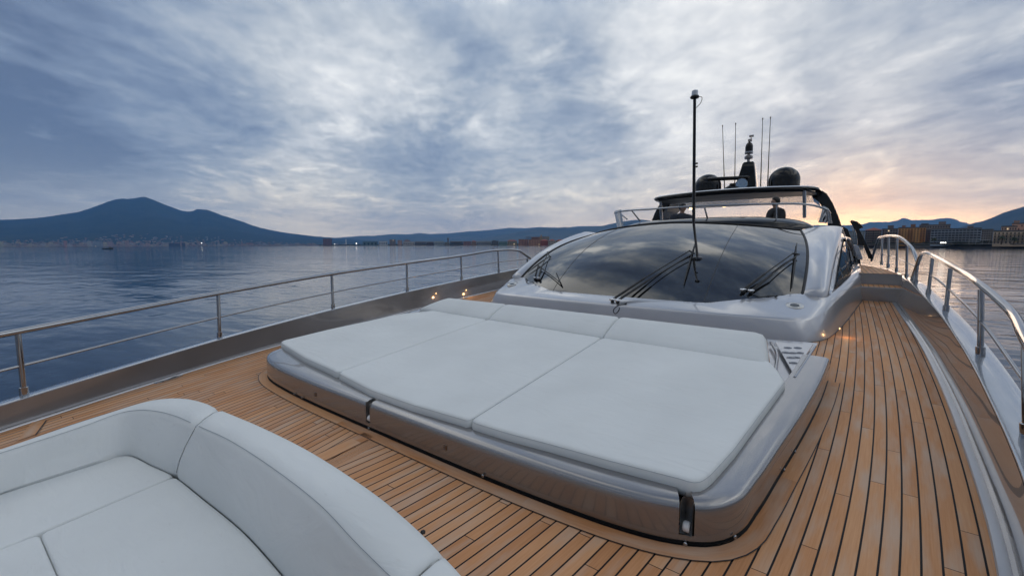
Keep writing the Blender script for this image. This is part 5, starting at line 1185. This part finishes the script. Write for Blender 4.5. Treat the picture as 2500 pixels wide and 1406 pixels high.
# ------------------------------------------------------------------ HAZE
HZ = bpy.data.materials.new('haze_air'); HZ.use_nodes = True; nt = HZ.node_tree; nt.nodes.clear(); o_ = nt.nodes.new('ShaderNodeOutputMaterial'); v_ = nt.nodes.new('ShaderNodeVolumePrincipled')
v_.inputs['Color'].default_value = (.16, .45, 1.0, 1); v_.inputs['Density'].default_value = 6.0e-5; v_.inputs['Anisotropy'].default_value = .2; nt.links.new(v_.outputs[0], o_.inputs['Volume'])
mb = MB(); mb.box((0, 0, 690 + WATER - 1.6), (36000, 36000, 1380)); hz_ = mb.build('haze', HZ, None, smooth=0); tag(hz_, kind='stuff')

# ------------------------------------------------------------------ SKY and SUN
W = bpy.data.worlds.new('World'); sc.world = W; W.use_nodes = True; nt = W.node_tree; N = nt.nodes; L = nt.links; N.clear()
outw = N.new('ShaderNodeOutputWorld'); bg = N.new('ShaderNodeBackground'); L.new(bg.outputs[0], outw.inputs[0])
tc = N.new('ShaderNodeTexCoord')
def m1(op, a, c=None, cl=False):
    n = N.new('ShaderNodeMath'); n.operation = op; n.use_clamp = cl
    for i, s in ((0, a), (1, c)):
        if s is None: continue
        if isinstance(s, (int, float)): n.inputs[i].default_value = s
        else: L.new(s, n.inputs[i])
    return n.outputs[0]
def vm(op, a, c=None, sc__=None):
    n = N.new('ShaderNodeVectorMath'); n.operation = op
    for i, s in ((0, a), (1, c)):
        if s is None: continue
        if isinstance(s, (tuple, Vector)): n.inputs[i].default_value = tuple(s)
        else: L.new(s, n.inputs[i])
    if sc__ is not None:
        if isinstance(sc__, (int, float)): n.inputs['Scale'].default_value = sc__
        else: L.new(sc__, n.inputs['Scale'])
    return n.outputs['Value'] if op == 'DOT_PRODUCT' else n.outputs[0]
def noi(vec, scale, det=6, rough=.55, dist=0, col=False):
    n = N.new('ShaderNodeTexNoise'); n.inputs['Scale'].default_value = scale; n.inputs['Detail'].default_value = det; n.inputs['Roughness'].default_value = rough; n.inputs['Distortion'].default_value = dist
    L.new(vec, n.inputs['Vector']); return n.outputs['Color' if col else 'Fac']
def mr(v, a, b_, c, d, smooth=True):
    n = N.new('ShaderNodeMapRange'); n.interpolation_type = 'SMOOTHSTEP' if smooth else 'LINEAR'
    for i, x in enumerate((a, b_, c, d)): n.inputs[i + 1].default_value = x
    L.new(v, n.inputs[0]); return n.outputs[0]
def mixc(f, a, b_):
    n = N.new('ShaderNodeMix'); n.data_type = 'RGBA'
    for i, s in ((0, f), (6, a), (7, b_)):
        if isinstance(s, (int, float)): n.inputs[i].default_value = s
        elif isinstance(s, tuple): n.inputs[i].default_value = (*s, 1)
        else: L.new(s, n.inputs[i])
    return n.outputs[2]
dirv = vm('NORMALIZE', tc.outputs['Generated']); sdir = ray(2060, 560).normalized()
sp = N.new('ShaderNodeSeparateXYZ'); L.new(dirv, sp.inputs[0]); dz = sp.outputs[2]
fw = Vector((-math.sin(THETA + .05), math.cos(THETA + .05), 0)); sdv = Vector((fw.y, -fw.x, 0))
den = m1('ADD', m1('MAXIMUM', dz, 0), .16)
qa = m1('DIVIDE', vm('DOT_PRODUCT', dirv, sdv), den); qb = m1('DIVIDE', vm('DOT_PRODUCT', dirv, fw), den)
cq = N.new('ShaderNodeCombineXYZ'); L.new(qa, cq.inputs[0]); L.new(m1('MULTIPLY', qb, .80), cq.inputs[1])
q0 = cq.outputs[0]
wrp = vm('SUBTRACT', noi(q0, .9, 2, .45, 0, True), (.5, .5, .5)); q1_ = vm('ADD', q0, vm('SCALE', wrp, None, 1.0))
n1_ = noi(q1_, 1.5, 9, .54, .2); n2_ = noi(q1_, 4.2, 7, .52, .1); n3_ = noi(q0, 9.0, 8, .60, .15); n4_ = noi(vm('ADD', q1_, (5.3, 2.1, 0)), 2.6, 8, .55, .15); n5_ = noi(vm('MULTIPLY', q0, (1.0, .45, 1)), 3.1, 7, .52, .35)
dw = vm('NORMALIZE', vm('ADD', dirv, vm('SCALE', vm('SUBTRACT', noi(q0, 1.6, 5, .55, 0, True), (.5, .5, .5)), None, .20)))
LOBES = [(980, 190, 9, .20), (830, 85, 9, .13), (430, 95, 9, .16), (330, 245, 5, .13), (1620, 50, 13, .28), (1600, 130, 6, .12), (1250, 290, 6, .16), (700, 415, 8, .25), (1880, 170, 6, .12), (1400, 460, 9, .12), (1700, 370, 5, .14), (2150, 220, 5, .12), (2350, 420, 9, .08), (1150, 30, 5, .10), (1980, 30, 9, .10), (1800, 420, 7, .10), (2150, 310, 4, .10),
         (60, 430, 8, -.06), (-250, 300, 14, -.12), (-600, 200, 20, -.12), (90, 40, 9, -.26), (120, 330, 10, -.20), (660, 360, 6, -.22), (1130, 95, 4.5, -.30), (1040, 385, 7, -.22), (1400, 190, 6, -.16), (1330, 320, 5, -.16), (500, 190, 5, -.10), (560, 300, 5, -.10), (2450, 230, 9, -.10), (1850, 300, 6, -.06), (1520, 340, 5, -.12), (250, 440, 8, -.05), (2050, 90, 6, -.08), (300, 160, 5, -.10), (2250, 130, 5, -.06)]
acc = None
for u, v, rd, am in LOBES:
    d = ray(u, v).normalized(); k = 1 / (R(rd) ** 2)
    e = m1('MULTIPLY', m1('EXPONENT', m1('MULTIPLY', m1('SUBTRACT', vm('DOT_PRODUCT', dw, d), 1), k * 2)), am)
    acc = e if acc is None else m1('ADD', acc, e)
dens = m1('ADD', m1('ADD', m1('MULTIPLY', m1('SUBTRACT', n1_, .5), .62), m1('MULTIPLY', m1('SUBTRACT', n2_, .5), .42)), m1('ADD', m1('MULTIPLY', m1('SUBTRACT', n3_, .5), .46), mr(n4_, .53, .74, 0, .24)))
fade = mr(dz, .0, .10, .55, 1.0)
away = mr(vm('DOT_PRODUCT', dirv, ray(1250, 350).normalized()), .35, .75, 2.4, 1.0)
val = m1('ADD', m1('ADD', m1('MULTIPLY', m1('MULTIPLY', dens, fade), away), acc), .50)
# streaks added to unseen overhead cloud for the windscreen, slight lift behind camera
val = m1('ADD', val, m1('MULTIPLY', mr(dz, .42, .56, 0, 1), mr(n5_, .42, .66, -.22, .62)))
bk = m1('MULTIPLY', mr(vm('DOT_PRODUCT', dirv, Vector((math.sin(THETA), -math.cos(THETA), 0))), -.2, .8, 0, 1), .04)
val = m1('ADD', val, bk)
ramp = N.new('ShaderNodeValToRGB'); L.new(val, ramp.inputs[0]); e = ramp.color_ramp.elements
e[0].position = .05; e[0].color = (.125, .17, .27, 1); e[1].position = 1.0; e[1].color = (.98, .98, .95, 1)
for p_, c_ in ((.28, (.205, .265, .375)), (.46, (.315, .375, .465)), (.64, (.48, .525, .575)), (.82, (.72, .74, .755))): x = e.new(p_); x.color = (*c_, 1)
cloud = ramp.outputs[0]
# warm grey low layer near the horizon
low_c = mixc(mr(vm('DOT_PRODUCT', dirv, ray(2100, 560).normalized()), .60, .99, 0, 1), (.35, .385, .44), (.44, .445, .45))
cloud = mixc(m1('MULTIPLY', mr(dz, .0, .15, 1, 0), .72), cloud, mixc(m1('MULTIPLY', mr(val, .3, .75, 0, 1), .5), low_c, (.78, .74, .67)))
# right side of the sky is warmer and greyer
cloud = mixc(m1('MULTIPLY', mr(vm('DOT_PRODUCT', dirv, ray(2300, 300).normalized()),   .7, 1.0, 0, 1), .20), cloud, mixc(mr(val, .2, .9, 0, 1), (.29, .33, .40), (.80, .77, .74)))
sky = N.new('ShaderNodeTexSky'); sky.sky_type = 'NISHITA'; sky.sun_disc = False; sky.sun_elevation = R(3.0); sdir = ray(2060, 560).normalized(); sky.sun_rotation = math.atan2(sdir.x, sdir.y) % (2 * math.pi); sky.altitude = 0
skc = vm('SCALE', sky.outputs[0], None, .10)
cloud = mixc(.10, cloud, skc)
# glow where the sun has gone down
gd = vm('DOT_PRODUCT', dirv, ray(2110, 560).normalized())
gl = m1('MULTIPLY', m1('EXPONENT', m1('MULTIPLY', m1('SUBTRACT', gd, 1), 34)), m1('EXPONENT', m1('MULTIPLY', m1('POWER', m1('DIVIDE', m1('SUBTRACT', dz, .032), .022), 2), -1)))
gl = m1('MULTIPLY', gl, mr(n2_, .25, .75, .65, 1.2))
cloud = vm('ADD', cloud, vm('SCALE', (1, 1, 1) and N.new('ShaderNodeRGB').outputs[0], None, gl))
for n in N:
    if n.type == 'RGB': n.outputs[0].default_value = (.42, .27, .09, 1)
gl2 = m1('MULTIPLY', m1('EXPONENT', m1('MULTIPLY', m1('SUBTRACT', vm('DOT_PRODUCT', dirv, ray(2056, 556).normalized()), 1), 260)), .55)
rg = N.new('ShaderNodeRGB'); rg.outputs[0].default_value = (.40, .19, .0, 1)
cloud = vm('ADD', cloud, vm('SCALE', rg.outputs[0], None, gl2))
cloud = vm('SCALE', cloud, None, m1('MULTIPLY', mr(dz, .42, .60, 1.0, 1.45), mr(dz, .66, .88, 1.0, .62)))  # unseen sky brightened above the frame, dimmed at zenith, to shape the light
cloud = vm('SCALE', cloud, None, mr(vm('DOT_PRODUCT', dirv, Vector((sdir.x, sdir.y, .25)).normalized()), -.75, .35, .50, 1.0))  # unseen sky opposite the sunset dimmed to darken reflections in the posts
cloud = vm('MULTIPLY', cloud, mixc(mr(dz, .0, .22, 0, 1), (2.45, 2.10, 1.60), (1.0, 1.0, 1.0)))
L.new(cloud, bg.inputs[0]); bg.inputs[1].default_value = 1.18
W.cycles.sampling_method = 'MANUAL'; W.cycles.sample_map_resolution = 512

sl_ = bpy.data.lights.new('sun', 'SUN'); sl_.energy = .18; sl_.angle = R(18); sl_.color = (1, .72, .5)
so_ = bpy.data.objects.new('sun', sl_); COL.objects.link(so_); so_.rotation_euler = (-Vector((sdir.x, sdir.y, math.sin(R(4))))).to_track_quat('-Z', 'Y').to_euler()

sc.view_settings.view_transform = 'Standard'; sc.view_settings.look = 'None'; sc.view_settings.exposure = .17; sc.view_settings.gamma = 1
sc.render.engine = 'CYCLES'; sc.cycles.use_denoising = True; sc.cycles.max_bounces = 7; sc.cycles.transparent_max_bounces = 12; sc.cycles.volume_bounces = 0; sc.cycles.caustics_reflective = False; sc.cycles.caustics_refractive = False; sc.cycles.sample_clamp_indirect = 4
